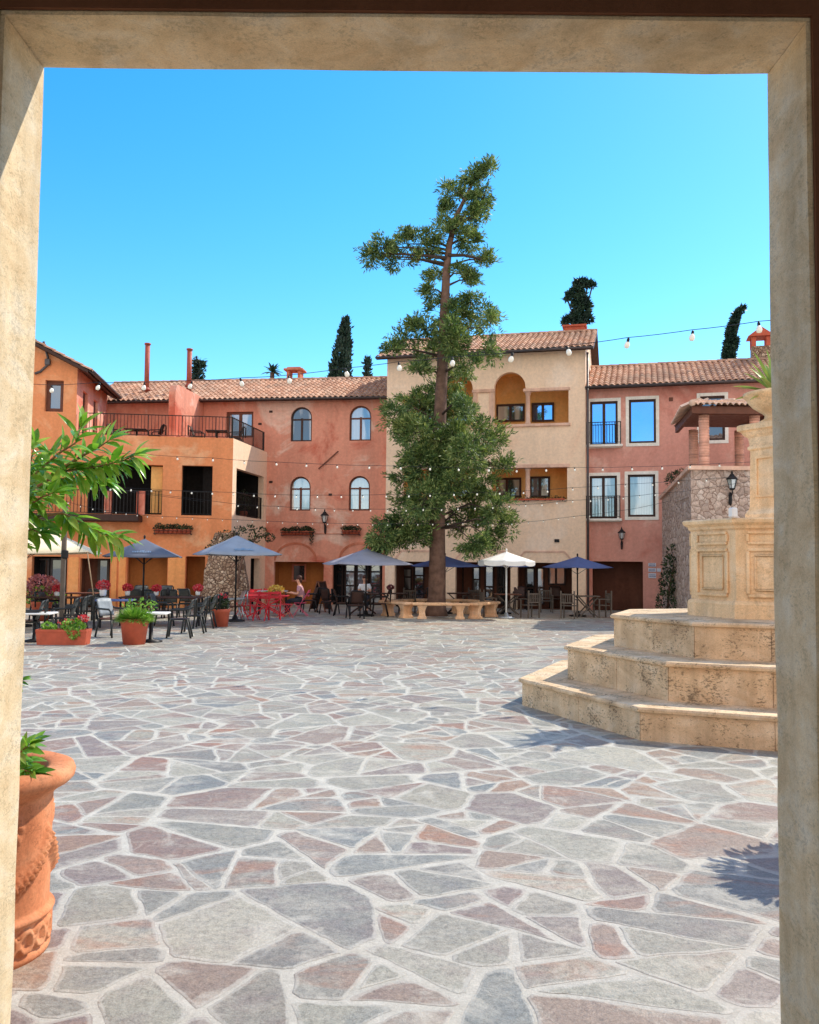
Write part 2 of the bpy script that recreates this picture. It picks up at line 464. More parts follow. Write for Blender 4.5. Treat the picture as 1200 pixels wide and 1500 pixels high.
# ------------------------------------------------------------------ mesh builder
class MB:
    def __init__(s):
        s.v, s.f, s.smooth = [], [], []

    def add(s, vs, fs, smooth=False):
        o = len(s.v)
        s.v += [tuple(x) for x in vs]
        s.f += [tuple(i + o for i in f) for f in fs]
        s.smooth += [smooth] * len(fs)
        return s

    def box(s, c, size, rot=0.0, mat=None, bev=0.0):
        hx, hy, hz = size[0] / 2, size[1] / 2, size[2] / 2
        if bev:
            b = min(bev, hx * 0.9, hy * 0.9, hz * 0.9)
            ring = lambda x, y: [(x - b, -y), (x, -y + b), (x, y - b), (x - b, y), (-x + b, y), (-x, y - b), (-x, -y + b), (-x + b, -y)]
            vs = [(x, y, -hz) for x, y in ring(hx - b, hy - b)] + [(x, y, -hz + b) for x, y in ring(hx, hy)] + [(x, y, hz - b) for x, y in ring(hx, hy)] + [(x, y, hz) for x, y in ring(hx - b, hy - b)]
            fs = [tuple(range(7, -1, -1)), tuple(range(24, 32))]
            for k in range(3):
                for i in range(8):
                    j = (i + 1) % 8
                    fs.append((k * 8 + i, k * 8 + j, k * 8 + 8 + j, k * 8 + 8 + i))
        else:
            vs = [(x * hx, y * hy, z * hz) for z in (-1, 1) for x, y in ((-1, -1), (1, -1), (1, 1), (-1, 1))]
            fs = [(3, 2, 1, 0), (4, 5, 6, 7), (0, 1, 5, 4), (1, 2, 6, 5), (2, 3, 7, 6), (3, 0, 4, 7)]
        m = mat if mat is not None else Matrix.Rotation(rot, 4, 'Z')
        c = Vector(c)
        s.add([m @ Vector(v) + c for v in vs], fs)
        return s

    def bar(s, a, b, w, t=None, up=Vector((0, 0, 1))):
        a, b = Vector(a), Vector(b)
        t = t or w
        d = (b - a).normalized()
        if abs(d.dot(up)) > 0.98:
            up = Vector((0, 1, 0))
        x = d.cross(up).normalized()
        y = x.cross(d)
        vs = []
        for p in (a, b):
            vs += [p - x * w / 2 - y * t / 2, p + x * w / 2 - y * t / 2, p + x * w / 2 + y * t / 2, p - x * w / 2 + y * t / 2]
        s.add(vs, [(3, 2, 1, 0), (4, 5, 6, 7), (0, 1, 5, 4), (1, 2, 6, 5), (2, 3, 7, 6), (3, 0, 4, 7)])
        return s

    def tube(s, pts, rad, n=8, cap=True):
        pts = [Vector(p) for p in pts]
        if not hasattr(rad, '__len__'):
            rad = [rad] * len(pts)
        vs, fs = [], []
        ref = Vector((0.3, 0.2, 1)).normalized()
        for i, p in enumerate(pts):
            d = (pts[min(i + 1, len(pts) - 1)] - pts[max(i - 1, 0)]).normalized()
            x = d.cross(ref)
            if x.length < 0.05:
                x = d.cross(Vector((1, 0, 0)))
            x.normalize()
            y = d.cross(x)
            for k in range(n):
                a = 2 * PI * k / n
                vs.append(p + (x * math.cos(a) + y * math.sin(a)) * rad[i])
        for i in range(len(pts) - 1):
            for k in range(n):
                j = (k + 1) % n
                fs.append((i * n + k, i * n + j, i * n + n + j, i * n + n + k))
        if cap:
            fs += [tuple(range(n - 1, -1, -1)), tuple((len(pts) - 1) * n + k for k in range(n))]
        s.add(vs, fs, True)
        return s

    def lathe(s, prof, n=24, c=(0, 0, 0), a0=0.0, smooth=True, cap=True, fn=None):
        vs, fs = [], []
        c = Vector(c)
        for r, z in prof:
            for k in range(n):
                a = a0 + 2 * PI * k / n
                rr = r if fn is None else r + fn(a, z)
                vs.append(c + Vector((rr * math.cos(a), rr * math.sin(a), z)))
        for i in range(len(prof) - 1):
            for k in range(n):
                j = (k + 1) % n
                fs.append((i * n + k, i * n + j, i * n + n + j, i * n + n + k))
        if cap:
            fs += [tuple(range(n - 1, -1, -1)), tuple((len(prof) - 1) * n + k for k in range(n))]
        s.add(vs, fs, smooth)
        return s

    def prism(s, poly, z0, z1):
        n = len(poly)
        vs = [(x, y, z0) for x, y in poly] + [(x, y, z1) for x, y in poly]
        fs = [tuple(range(n - 1, -1, -1)), tuple(range(n, 2 * n))] + [(i, (i + 1) % n, n + (i + 1) % n, n + i) for i in range(n)]
        s.add(vs, fs)
        return s

    def quad(s, *p):
        s.add(p, [tuple(range(len(p)))])
        return s

    def ball(s, c, r, n=10, m=6):
        if not hasattr(r, '__len__'):
            r = (r, r, r)
        vs, fs = [], []
        for i in range(m + 1):
            th = PI * i / m
            for k in range(n):
                a = 2 * PI * k / n
                vs.append((c[0] + r[0] * math.sin(th) * math.cos(a), c[1] + r[1] * math.sin(th) * math.sin(a), c[2] + r[2] * math.cos(th)))
        for i in range(m):
            for k in range(n):
                j = (k + 1) % n
                fs.append((i * n + k, i * n + n + k, i * n + n + j, i * n + j))
        s.add(vs, fs, True)
        return s

    def build(s, name, m, parent=None, smooth=None):
        me = bpy.data.meshes.new(name)
        me.from_pydata(s.v, [], s.f)
        me.validate()
        sm = s.smooth if smooth is None else [smooth] * len(s.f)
        if len(me.polygons) == len(sm):
            me.polygons.foreach_set('use_smooth', sm)
        me.materials.append(M[m] if isinstance(m, str) else m)
        me.update()
        o = bpy.data.objects.new(name, me)
        COL.objects.link(o)
        if parent is not None:
            o.parent = parent
        return o


def thing(name, label, cat, loc=(0, 0, 0), rz=0.0, group=None):
    o = bpy.data.objects.new(name, None)
    COL.objects.link(o)
    o.location = loc
    o.rotation_euler = (0, 0, rz)
    return tag(o, label, cat, group)


def tag(o, label, cat, group=None):
    o['label'] = label
    o['category'] = cat
    if group:
        o['group'] = group
    return o


def struct(o):
    o['kind'] = 'structure'
    return o


CHILD = {}


def dup(root, loc, rz, label):
    r = root.copy()
    COL.objects.link(r)
    r.location = loc
    r.rotation_euler = (0, 0, rz)
    r['label'] = label
    for ch in [o for o in bpy.data.objects if o.parent is root]:
        c = ch.copy()
        COL.objects.link(c)
        c.parent = r
        for g in [o for o in bpy.data.objects if o.parent is ch]:
            d = g.copy()
            COL.objects.link(d)
            d.parent = c
    return r


# ------------------------------------------------------------------ facade frame
class Frame:
    def __init__(s, o, ang):
        s.o = Vector((o[0], o[1], 0))
        s.ang = ang
        s.u = Vector((math.cos(ang), math.sin(ang), 0))
        s.n = Vector((-math.sin(ang), math.cos(ang), 0))

    def uv(s, px, py, v=0.0):
        d = ray(px, py)
        t = ((s.o - CAMP).dot(s.n) + v) / d.dot(s.n)
        p = CAMP + d * t
        return (p - s.o).dot(s.u), p.z

    def rect(s, px0, py0, px1, py1, v=0.0):
        ym = (py0 + py1) / 2
        xm = (px0 + px1) / 2
        return s.uv(px0, ym, v)[0], s.uv(xm, py1, v)[1], s.uv(px1, ym, v)[0], s.uv(xm, py0, v)[1]

    def w(s, u, v, z):
        return s.o + s.u * u + s.n * v + Vector((0, 0, z))


def shape(kind, u0, z0, u1, z1, ins=0.0, n=12):
    """rect, arch (z1 = crown) or chamfer outline, anticlockwise seen from outside"""
    u0, u1, z0, z1 = u0 + ins, u1 - ins, z0 + ins, z1 - ins
    if kind == 'rect':
        return [(u0, z0), (u1, z0), (u1, z1), (u0, z1)]
    if kind == 'arch':
        r = (u1 - u0) / 2
        c = (u0 + u1) / 2
        zs = z1 - r
        return [(u0, z0), (u1, z0)] + [(c + r * math.cos(PI * k / n), zs + r * math.sin(PI * k / n)) for k in range(n + 1)]
    if kind == 'chamfer':
        k = 0.5
        return [(u0, z0), (u1, z0), (u1, z1 - k), (u1 - k, z1), (u0 + k, z1), (u0, z1 - k)]


def inside(p, poly):
    c = False
    n = len(poly)
    for i in range(n):
        a, b = poly[i], poly[(i + 1) % n]
        if (a[1] > p[1]) != (b[1] > p[1]) and p[0] < (b[0] - a[0]) * (p[1] - a[1]) / (b[1] - a[1]) + a[0]:
            c = not c
    return c


def wall_front(mb, outer, holes, reveal=0.2, v=0.0):
    vs, es = [], []
    for poly in [outer] + holes:
        o = len(vs)
        vs += [Vector(p) for p in poly]
        es += [(o + i, o + (i + 1) % len(poly)) for i in range(len(poly))]
    r = delaunay_2d_cdt(vs, es, [], 1, 1e-5)
    V, F = r[0], r[2]
    keep = []
    for f in F:
        c = sum((V[i] for i in f), Vector((0, 0))) / len(f)
        if inside(c, outer) and not any(inside(c, h) for h in holes):
            a, b, d = V[f[0]], V[f[1]], V[f[2]]
            if (b - a).cross(d - a) < 0:
                f = f[::-1]
            keep.append(tuple(f))
    mb.add([(p.x, v, p.y) for p in V], keep)
    for h in holes:
        n = len(h)
        mb.add([(x, v, z) for x, z in h] + [(x, v + reveal, z) for x, z in h], [(i, n + i, n + (i + 1) % n, (i + 1) % n) for i in range(n)])
    return mb


def recess(root, name, mat, u0, u1, z0, z1, v0, v1, back=None):
    mb = MB()
    A = [(u0, v0, z0), (u1, v0, z0), (u1, v0, z1), (u0, v0, z1)]
    B = [(u0, v1, z0), (u1, v1, z0), (u1, v1, z1), (u0, v1, z1)]
    mb.add(A + B, [(4, 5, 6, 7), (0, 4, 7, 3), (5, 1, 2, 6), (0, 1, 5, 4), (3, 7, 6, 2)])
    return mb.build(name, mat, root)


def window(root, poly_args, v, fmat, gmat, bars=((0.5,), ()), t=0.06, name='window', pname='pane'):
    P = shape(*poly_args)
    Q = shape(*poly_args, ins=t)
    n = len(P)
    d = 0.05
    mb = MB()
    mb.add([(x, v - d, z) for x, z in P] + [(x, v - d, z) for x, z in Q] + [(x, v, z) for x, z in Q],
           [(i, (i + 1) % n, n + (i + 1) % n, n + i) for i in range(n)] + [(n + i, n + (i + 1) % n, 2 * n + (i + 1) % n, 2 * n + i) for i in range(n)])
    _, u0, z0, u1, z1 = poly_args
    zt = z1 - (u1 - u0) / 2 if poly_args[0] == 'arch' else z1
    for k in bars[0]:
        uu = u0 + (u1 - u0) * k
        mb.box((uu, v - 0.022, (z0 + zt) / 2), (t * 1.3, 0.042, zt - z0 - 0.02))
    for k in bars[1]:
        zz = z0 + (z1 - z0) * k
        mb.box(((u0 + u1) / 2, v - 0.021, zz), (u1 - u0 - 0.02, 0.046, t))
    fo = mb.build(name, fmat, root)
    gb = MB()
    G = shape(*poly_args, ins=t * 0.5)
    gb.quad(*[(x, v - 0.012, z) for x, z in G])
    gb.build(pname, gmat, fo)
    return fo


def surround(root, poly_args, wdt, mat, proud=0.03, name='window_surround', sill=True):
    P = shape(*poly_args)
    Q = shape(*poly_args, ins=-wdt)
    n = len(P)
    mb = MB()
    mb.add([(x, -proud, z) for x, z in P] + [(x, -proud, z) for x, z in Q] + [(x, 0.004, z) for x, z in Q] + [(x, 0.02, z) for x, z in P],
           [(n + i, n + (i + 1) % n, (i + 1) % n, i) for i in range(n)] + [(2 * n + i, 2 * n + (i + 1) % n, n + (i + 1) % n, n + i) for i in range(n)] + [(i, (i + 1) % n, 3 * n + (i + 1) % n, 3 * n + i) for i in range(n)])
    return mb.build(name, mat, root)


def roof_slope(root, name, u0, u1, v0, z0, v1, z1, pitch=0.24, row=0.4, mat='tile', hip=(0.0, 0.0)):
    """barrel tiles from the eave line (v0,z0) up to the ridge line (v1,z1); each tile is its own small shell"""
    mb = MB()
    L = math.hypot(v1 - v0, z1 - z0)
    dv, dz = (v1 - v0) / L, (z1 - z0) / L
    nv, nz = -dz, dv
    if nz < 0:
        nv, nz = -nv, -nz
    rows = max(1, int(round(L / row)))
    cols = max(1, int(round(abs(u1 - u0) / pitch)))
    pu = (u1 - u0) / cols
    prof = [(0.0, 0.0), (0.12, 0.045), (0.3, 0.075), (0.5, 0.08), (0.68, 0.06), (0.82, 0.02), (1.0, 0.0)]
    for j in range(rows):
        s0, s1 = L * j / rows - 0.05, L * (j + 1) / rows
        for i in range(cols):
            fm = (j + 0.5) / rows
            if not (u0 + hip[0] * fm - pu * 0.3 < u0 + pu * (i + 0.5) < u1 - hip[1] * fm + pu * 0.3):
                continue
            jt = R.uniform(-0.012, 0.012)
            vs = []
            for s, lift in ((s0 + jt, 0.035), (s1, 0.0)):
                for a, h in prof:
                    hh = h + lift
                    vs.append((u0 + pu * (i + a), v0 + dv * s + nv * hh, z0 + dz * s + nz * hh))
            k = len(prof)
            low = [(x, y - 0.0 - nv * 0.03, z - nz * 0.03) for x, y, z in vs[:k]]
            vs += low
            fs = [(q, q + 1, k + q + 1, k + q) for q in range(k - 1)] + [(2 * k + q, 2 * k + q + 1, q + 1, q) for q in range(k - 1)]
            mb.add(vs, fs, False)
    return mb.build(name, mat, root)


def gable_roof(root, u0, u1, v0, z0, vr, zr, v1, over=0.45, uo=0.3, gut=True):
    sl = (zr - z0) / (vr - v0)
    e0 = (v0 - over, z0 - sl * over)
    zb = zr - sl * (v1 + over - vr)
    mb = MB()
    mb.add([(u0 - uo, e0[0], e0[1]), (u1 + uo, e0[0], e0[1]), (u1 + uo, vr, zr), (u0 - uo, vr, zr), (u0 - uo, v1 + over, zb), (u1 + uo, v1 + over, zb)], [(0, 1, 2, 3), (3, 2, 5, 4)])
    th = 0.1
    mb.add([(u0 - uo, e0[0], e0[1] - th), (u1 + uo, e0[0], e0[1] - th), (u1 + uo, vr, zr - th), (u0 - uo, vr, zr - th), (u0 - uo, v1 + over, zb - th), (u1 + uo, v1 + over, zb - th)], [(3, 2, 1, 0), (4, 5, 2, 3)])
    o = len(mb.v)
    mb.f += [(0, 6, 7, 1), (1, 7, 8, 2), (2, 8, 11, 5), (5, 11, 10, 4), (4, 10, 9, 3), (3, 9, 6, 0)]
    mb.smooth += [False] * 6
    rf = mb.build('roof', 'wood_dark', root)
    roof_slope(rf, 'roof_tiles', u0 - uo, u1 + uo, e0[0] - 0.06, e0[1] - sl * 0.06 + 0.02, vr, zr + 0.02)
    roof_slope(rf, 'roof_tiles', u0 - uo, u1 + uo, v1 + over, zb + 0.02, vr, zr + 0.02, pitch=0.4, row=0.8)
    rb = MB()
    n = int((u1 - u0 + 2 * uo) / 0.42)
    pu = (u1 - u0 + 2 * uo) / n
    for i in range(n):
        ua = u0 - uo + pu * i
        pts = []
        for uu, rr in ((ua - 0.03, 0.13), (ua + pu, 0.11)):
            pts += [(uu, vr + rr * math.cos(PI * k / 6), zr + 0.03 + rr * math.sin(PI * k / 6)) for k in range(7)]
        rb.add(pts, [(k, k + 1, 7 + k + 1, 7 + k) for k in range(6)] + [tuple(range(6, -1, -1))])
    rb.build('ridge_tiles', 'tile', rf)
    if gut:
        g = MB()
        pts = []
        for uu in (u0 - uo, u1 + uo):
            pts += [(uu, e0[0] - 0.12 + 0.085 * math.cos(PI + PI * k / 6), e0[1] + 0.0 + 0.085 * math.sin(PI + PI * k / 6)) for k in range(7)]
        g.add(pts, [(k, k + 1, 7 + k + 1, 7 + k) for k in range(6)], True)
        g.add([(x, y * 1.0, z + 0.0) for x, y, z in pts], [(7 + k, 7 + k + 1, k + 1, k) for k in range(6)][:0])
        go = g.build('gutter', 'gutter', root)
        md = go.modifiers.new('solid', 'SOLIDIFY')
        md.thickness = 0.012
    return rf


def house_shell(root, W, z1, D, zr, holes, mat, reveal=0.22, outer=None):
    mb = MB()
    wall_front(mb, outer or [(0, -0.2), (W, -0.2), (W, z1), (0, z1)], holes, reveal)
    for u in (0, W):
        pts = [(u, 0, -0.2), (u, D, -0.2), (u, D, z1), (u, D / 2, zr), (u, 0, z1)]
        mb.quad(*(pts if u else pts[::-1]))
    mb.quad((0, D, -0.2), (0, D, z1), (W, D, z1), (W, D, -0.2))
    return mb.build('wall', mat, root)


def railing(root, a, b, z0, z1, name='railing', step=0.13, mat='iron', parent=None, post=True):
    a, b = Vector((a[0], a[1], 0)), Vector((b[0], b[1], 0))
    L = (b - a).length
    mb = MB()
    n = int(L / step)
    up = Vector((0, 0, 1))
    for i in range(n + 1):
        p = a.lerp(b, i / n)
        mb.bar(p + up * (z0 + 0.06), p + up * (z1 - 0.02), 0.018 if i % 10 else 0.035)
    mb.bar(a + up * z1, b + up * z1, 0.045, 0.03)
    mb.bar(a + up * (z0 + 0.06), b + up * (z0 + 0.06), 0.03, 0.02)
    for k in (0, 1):
        p = a.lerp(b, k)
        mb.bar(p + up * (z0 - 0.02), p + up * (z1 + 0.02), 0.04)
    return mb.build(name, mat, root)


# ------------------------------------------------------------------ ground
g = MB()
g.quad((-300, -200, 0), (300, -200, 0), (300, 400, 0), (-300, 400, 0))
struct(g.build('plaza_ground', 'grout'))


def flagstones():
    """irregular slabs: variable-size point set, cells clipped by offset bisectors, ragged rims"""
    rr = random.Random(21)
    cell = 0.5
    grid = {}
    pts = []

    def near(x, y, rad):
        k = int(rad / cell) + 1
        gx, gy = int(x // cell), int(y // cell)
        for i in range(gx - k, gx + k + 1):
            for j in range(gy - k, gy + k + 1):
                for q in grid.get((i, j), ()):
                    yield q
    lim = lambda y: 0.5 * max(y, 2) + 2.2
    for rad, tries in ((0.52, 4200), (0.34, 7000), (0.2, 6000)):
        for _ in range(tries):
            y = 0.6 + 37 * rr.random() ** 0.62
            x = rr.uniform(-1, 1) * lim(y)
            r0 = rad * rr.uniform(0.85, 1.2)
            ok = True
            for q in near(x, y, 1.3):
                if (pts[q][0] - x) ** 2 + (1.15 * (pts[q][1] - y)) ** 2 < (0.9 * (r0 + pts[q][2])) ** 2:
                    ok = False
                    break
            if ok:
                grid.setdefault((int(x // cell), int(y // cell)), []).append(len(pts))
                pts.append((x, y, r0))

    def area_c(p):
        a = cx = cy = 0
        for k in range(len(p)):
            q0, q1 = p[k], p[(k + 1) % len(p)]
            w_ = q0[0] * q1[1] - q1[0] * q0[1]
            a += w_
            cx += (q0[0] + q1[0]) * w_
            cy += (q0[1] + q1[1]) * w_
        a *= 0.5
        if abs(a) < 1e-9:
            return 0, (0, 0)
        return a, (cx / (6 * a), cy / (6 * a))

    def clip(poly, nx, ny, c):
        out = []
        for k in range(len(poly)):
            a, b = poly[k], poly[(k + 1) % len(poly)]
            da, db = a[0] * nx + a[1] * ny - c, b[0] * nx + b[1] * ny - c
            if da <= 0:
                out.append(a)
            if (da < 0 < db) or (db < 0 < da):
                t_ = da / (da - db)
                out.append((a[0] + (b[0] - a[0]) * t_, a[1] + (b[1] - a[1]) * t_))
        return out

    def split(poly, dep=0):
        a, c = area_c(poly)
        if a < 0.004 or len(poly) < 3:
            return []
        want = math.exp(rr.gauss(math.log(0.16), 0.75))
        if a < max(want, 0.02) or dep > 5:
            return [poly]
        # long axis of the piece
        best, ax = 0, (1, 0)
        for p in poly:
            for q in poly:
                d = math.hypot(p[0] - q[0], p[1] - q[1])
                if d > best:
                    best, ax = d, ((p[0] - q[0]) / d, (p[1] - q[1]) / d)
        ang = math.atan2(ax[1], ax[0]) + rr.gauss(0, 0.5)
        nx, ny = math.cos(ang), math.sin(ang)
        m = c[0] * nx + c[1] * ny + rr.gauss(0, 0.12) * best
        g1 = 0.005 + 0.016 * rr.random() ** 1.4
        return split(clip(poly, nx, ny, m - g1), dep + 1) + split(clip(poly, -nx, -ny, -m - g1), dep + 1)
    mb = MB()
    EDGE = []
    for i, (x, y, r0) in enumerate(pts):
        B = 1.3
        poly = [(-B, -B), (B, -B), (B, B), (-B, B)]
        nb = sorted(((pts[q][0] - x, pts[q][1] - y, pts[q][2], q) for q in near(x, y, 1.9) if q != i), key=lambda d: d[0] ** 2 + d[1] ** 2)
        for dx, dy, r1, q in nb[:26]:
            d = math.hypot(dx, dy)
            nx, ny = dx / d, dy / d
            h = random.Random(min(i, q) * 7919 + max(i, q)).random()
            gap = 0.007 + 0.022 * h ** 1.5
            c = d * (0.5 + 0.35 * (r0 - r1) / (r0 + r1)) - gap
            poly = clip(poly, nx, ny, c)
            if len(poly) < 3:
                break
        if len(poly) < 3:
            continue
        for poly in split(poly):
            ar, c0 = area_c(poly)
            sr = math.sqrt(max(ar, 1e-6)) * 0.5
            X, Y_ = x + c0[0], y + c0[1]
            step = 0.05 if y < 8 else (0.1 if y < 16 else 0.4)
            if step < 0.3:
                cut = []
                for k in range(len(poly)):
                    a, b, d = poly[k - 1], poly[k], poly[(k + 1) % len(poly)]
                    for e, m_ in ((a, 0), (d, 1)):
                        L = math.hypot(e[0] - b[0], e[1] - b[1])
                        f = min(0.4, rr.uniform(0.008, 0.055) / max(L, 1e-3))
                        cut.append((b[0] + (e[0] - b[0]) * f, b[1] + (e[1] - b[1]) * f))
                poly = cut
            rim = []
            n = len(poly)
            for k in range(n):
                a, b = poly[k], poly[(k + 1) % n]
                L = math.hypot(b[0] - a[0], b[1] - a[1])
                m_ = max(1, int(L / step))
                for e in range(m_):
                    t_ = e / m_
                    px_, py_ = a[0] + (b[0] - a[0]) * t_, a[1] + (b[1] - a[1]) * t_
                    if step < 0.3:
                        nv = noise.noise_vector(Vector((x + px_, y + py_, i * 0.37)) * 5.0) * 0.02 + noise.noise_vector(Vector((x + px_, y + py_, i * 0.7)) * 26.0) * 0.008
                        px_ += nv.x
                        py_ += nv.y
                    rim.append((px_ - c0[0], py_ - c0[1]))
            tx, ty = rr.gauss(0, 0.0012), rr.gauss(0, 0.0012)
            z0 = rr.uniform(0.0016, 0.0032)
            k = len(rim)
            low = [(X + p[0], Y_ + p[1], 0.001) for p in rim]
            if step < 0.3:
                f1, f2 = 1.0 - min(0.1, 0.004 / max(sr, 0.05)), 1.0 - min(0.2, 0.012 / max(sr, 0.05))
                mid = [(X + p[0] * f1, Y_ + p[1] * f1, z0 - 0.0008 + tx * p[0] + ty * p[1]) for p in rim]
                top = [(X + p[0] * f2, Y_ + p[1] * f2, z0 + tx * p[0] + ty * p[1]) for p in rim]
                f3 = 1.0 - min(0.5, 0.05 / max(sr, 0.05))
                inn = [(X + p[0] * f3, Y_ + p[1] * f3, z0 + tx * p[0] + ty * p[1]) for p in rim]
                mb.add(low + mid + top + inn, [(q * k + e, q * k + (e + 1) % k, q * k + k + (e + 1) % k, q * k + k + e) for q in range(3) for e in range(k)] + [tuple(range(3 * k, 4 * k))])
                EDGE += [0.0] * (3 * k) + [1.0] * k
            else:
                top = [(X + p[0], Y_ + p[1], z0 - 0.0015) for p in rim]
                mb.add(low + top, [(e, (e + 1) % k, k + (e + 1) % k, k + e) for e in range(k)] + [tuple(range(k, 2 * k))])
                EDGE += [0.2] * k + [0.45] * k
    o = mb.build('plaza_paving', 'flagstone')
    at_ = o.data.attributes.new('edge', 'FLOAT', 'POINT')
    at_.data.foreach_set('value', EDGE)
    return struct(o)


flagstones()

# ------------------------------------------------------------------ gateway the camera looks through
YF, YN = 2.5, 2.25
XL, XR = -1.074, 1.027
ZT = at(600, 105, YF).z
gw = thing('gateway', 'weathered beige stone gateway framing the view into the sunny plaza', 'gateway', (0, YF, 0))


def noisy_box(mb, x0, x1, y0, y1, z0, z1, seg=0.12, amp=0.0035):
    """box with gently uneven rough-plastered faces"""
    bm = bmesh.new()
    bmesh.ops.create_cube(bm, size=1.0)
    for v in bm.verts:
        v.co = Vector((x0 + (v.co.x + 0.5) * (x1 - x0), y0 + (v.co.y + 0.5) * (y1 - y0), z0 + (v.co.z + 0.5) * (z1 - z0)))
    for _ in range(6):
        es = [e for e in bm.edges if e.calc_length() > seg * 1.8]
        if not es or len(bm.verts) > 6000:
            break
        bmesh.ops.subdivide_edges(bm, edges=es, cuts=1, use_grid_fill=True)
    bmesh.ops.triangulate(bm, faces=[f for f in bm.faces if len(f.verts) > 4])
    for v in bm.verts:
        n = noise.noise_vector(v.co * 5.0) + noise.noise_vector(v.co * 17.0) * 0.5
        v.co += n * amp
    mb.add([v.co[:] for v in bm.verts], [[v.index for v in f.verts] for f in (bm.verts.index_update() or bm.faces)], True)
    bm.free()


SW = 0.34
mb = MB()
noisy_box(mb, XL - SW, XL, YN - YF, 0, -0.1, ZT)
mb.build('jamb', 'surround', gw, smooth=False)
mb = MB()
noisy_box(mb, XR, XR + SW, YN - YF, 0, -0.1, ZT)
mb.build('jamb', 'surround', gw, smooth=False)
mb = MB()
noisy_box(mb, XL - SW, XR + SW, YN - YF, 0, ZT + 0.002, ZT + 0.34)
mb.build('lintel', 'surround', gw, smooth=False)
mb = MB()
# outer wall with the doorway cut out, then the dark passage behind
o_ = [(-7, -0.1), (7, -0.1), (7, 4.6), (-7, 4.6)]
h_ = [(XL - SW + 0.01, -0.05), (XR + SW - 0.01, -0.05), (XR + SW - 0.01, ZT + 0.33), (XL - SW + 0.01, ZT + 0.33)]
wall_front(mb, o_, [h_], 0.18, -0.05)
mb.v = [(x, -0.05 - (y + 0.05) if False else y, z) for x, y, z in mb.v]
mb.build('outer_wall', 'orange', gw)
mb = MB()
hi = [(XL - 0.012, -0.05), (XR + 0.012, -0.05), (XR + 0.012, ZT + 0.012), (XL - 0.012, ZT + 0.012)]
wall_front(mb, o_, [hi], 0.012, YN - YF - 0.016)
mb.quad((-2.6, YN - YF - 0.02, 0), (-2.6, -6, 0), (-2.6, -6, 3.9), (-2.6, YN - YF - 0.02, 3.9))
mb.quad((2.6, YN - YF - 0.02, 0), (2.6, YN - YF - 0.02, 3.9), (2.6, -6, 3.9), (2.6, -6, 0))
mb.quad((-2.6, YN - YF - 0.02, 3.9), (-2.6, -6, 3.9), (2.6, -6, 3.9), (2.6, YN - YF - 0.02, 3.9))
mb.build('inner_wall', 'passage', gw)

# ------------------------------------------------------------------ fountain
FC = Vector((4.68, 11.6, 0))
FR = PI + 0.0
ft = thing('fountain', 'tall octagonal travertine fountain with three broad steps and panelled basin', 'fountain', FC)


def octo(r, rot=FR):
    return [(r * math.cos(rot + k * PI / 4), r * math.sin(rot + k * PI / 4)) for k in range(8)]


Z1, Z2, Z3, Z4 = 0.345, 0.77, 1.18, 2.405
for r, za, zb in ((3.2, 0.0, Z1), (2.61, Z1 + 0.001, Z2), (2.01, Z2 + 0.001, Z3)):
    mb = MB()
    P_, Q_ = octo(r), octo(r - 0.3)
    for k in range(8):
        a, b, c, d = [Vector(p) for p in (P_[k], P_[(k + 1) % 8], Q_[(k + 1) % 8], Q_[k])]
        e = (b - a).normalized() * 0.003
        nb_ = 2
        for q in range(nb_):
            f0, f1 = q / nb_ + (0.03 if q else 0), (q + 1) / nb_ + (0.03 if q < nb_ - 1 else 0)
            mb.prism([tuple(a.lerp(b, f0) + e), tuple(a.lerp(b, f1) - e), tuple(d.lerp(c, f1) - e), tuple(d.lerp(c, f0) + e)], za - (0.1 if za == 0 else 0), zb - 0.055)
    mb.prism(octo(r - 0.02), za - (0.1 if za == 0 else 0), zb - 0.057)
    st = mb.build('step', 'travertine', ft)
    mb = MB()
    pr = [(r + 0.02, zb - 0.054), (r + 0.045, zb - 0.045), (r + 0.05, zb - 0.02), (r + 0.035, zb)]
    mb.lathe(pr, 8, (0, 0, 0), FR, False)
    mb.build('step_slab', 'travertine', st)
BR = 1.06
BC = (0.06, 0, 0)
mb = MB()
mb.lathe([(BR + 0.05, Z3 + 0.001), (BR + 0.05, Z3 + 0.17), (BR + 0.035, Z3 + 0.2), (BR, Z3 + 0.22), (BR, Z4 - 0.14), (BR + 0.03, Z4 - 0.12), (BR + 0.04, Z4 - 0.09), (BR + 0.1, Z4 - 0.055), (BR + 0.11, Z4 - 0.02), (BR + 0.09, Z4), (BR - 0.16, Z4), (BR - 0.17, Z4 - 0.35)], 8, BC, FR, False)
bs = mb.build('basin', 'cast_stone', ft)
mb = MB()
ap = BR * math.cos(PI / 8)
side = 2 * BR * math.sin(PI / 8)
for k in range(8):
    a = FR + PI / 8 + k * PI / 4
    rot = Matrix.Rotation(a + PI / 2, 4, 'Z')
    nrm = Vector((math.cos(a), math.sin(a), 0))
    cen = nrm * ap + Vector(BC)

    def fr(cz, w, h, t=0.035, d=0.03):
        for dx, dz, sx, sz in ((0, h / 2, w, t), (0, -h / 2, w, t), (w / 2, 0, t, h - t), (-w / 2, 0, t, h - t)):
            mb.box(cen + nrm * d / 2 + rot @ Vector((dx, 0, 0)) + Vector((0, 0, cz + dz)), (sx, d, sz), mat=rot, bev=0.008)
    fr(Z4 - 0.24, side * 0.66, 0.13)
    fr(Z3 + 0.56, side * 0.66, 0.56, 0.04)
    fr(Z3 + 0.56, side * 0.46, 0.42, 0.02, 0.018)
mb.build('basin_panel', 'cast_stone', bs)
SHC = (0.17, 0.05, 0)
SR = math.radians(164)
mb = MB()
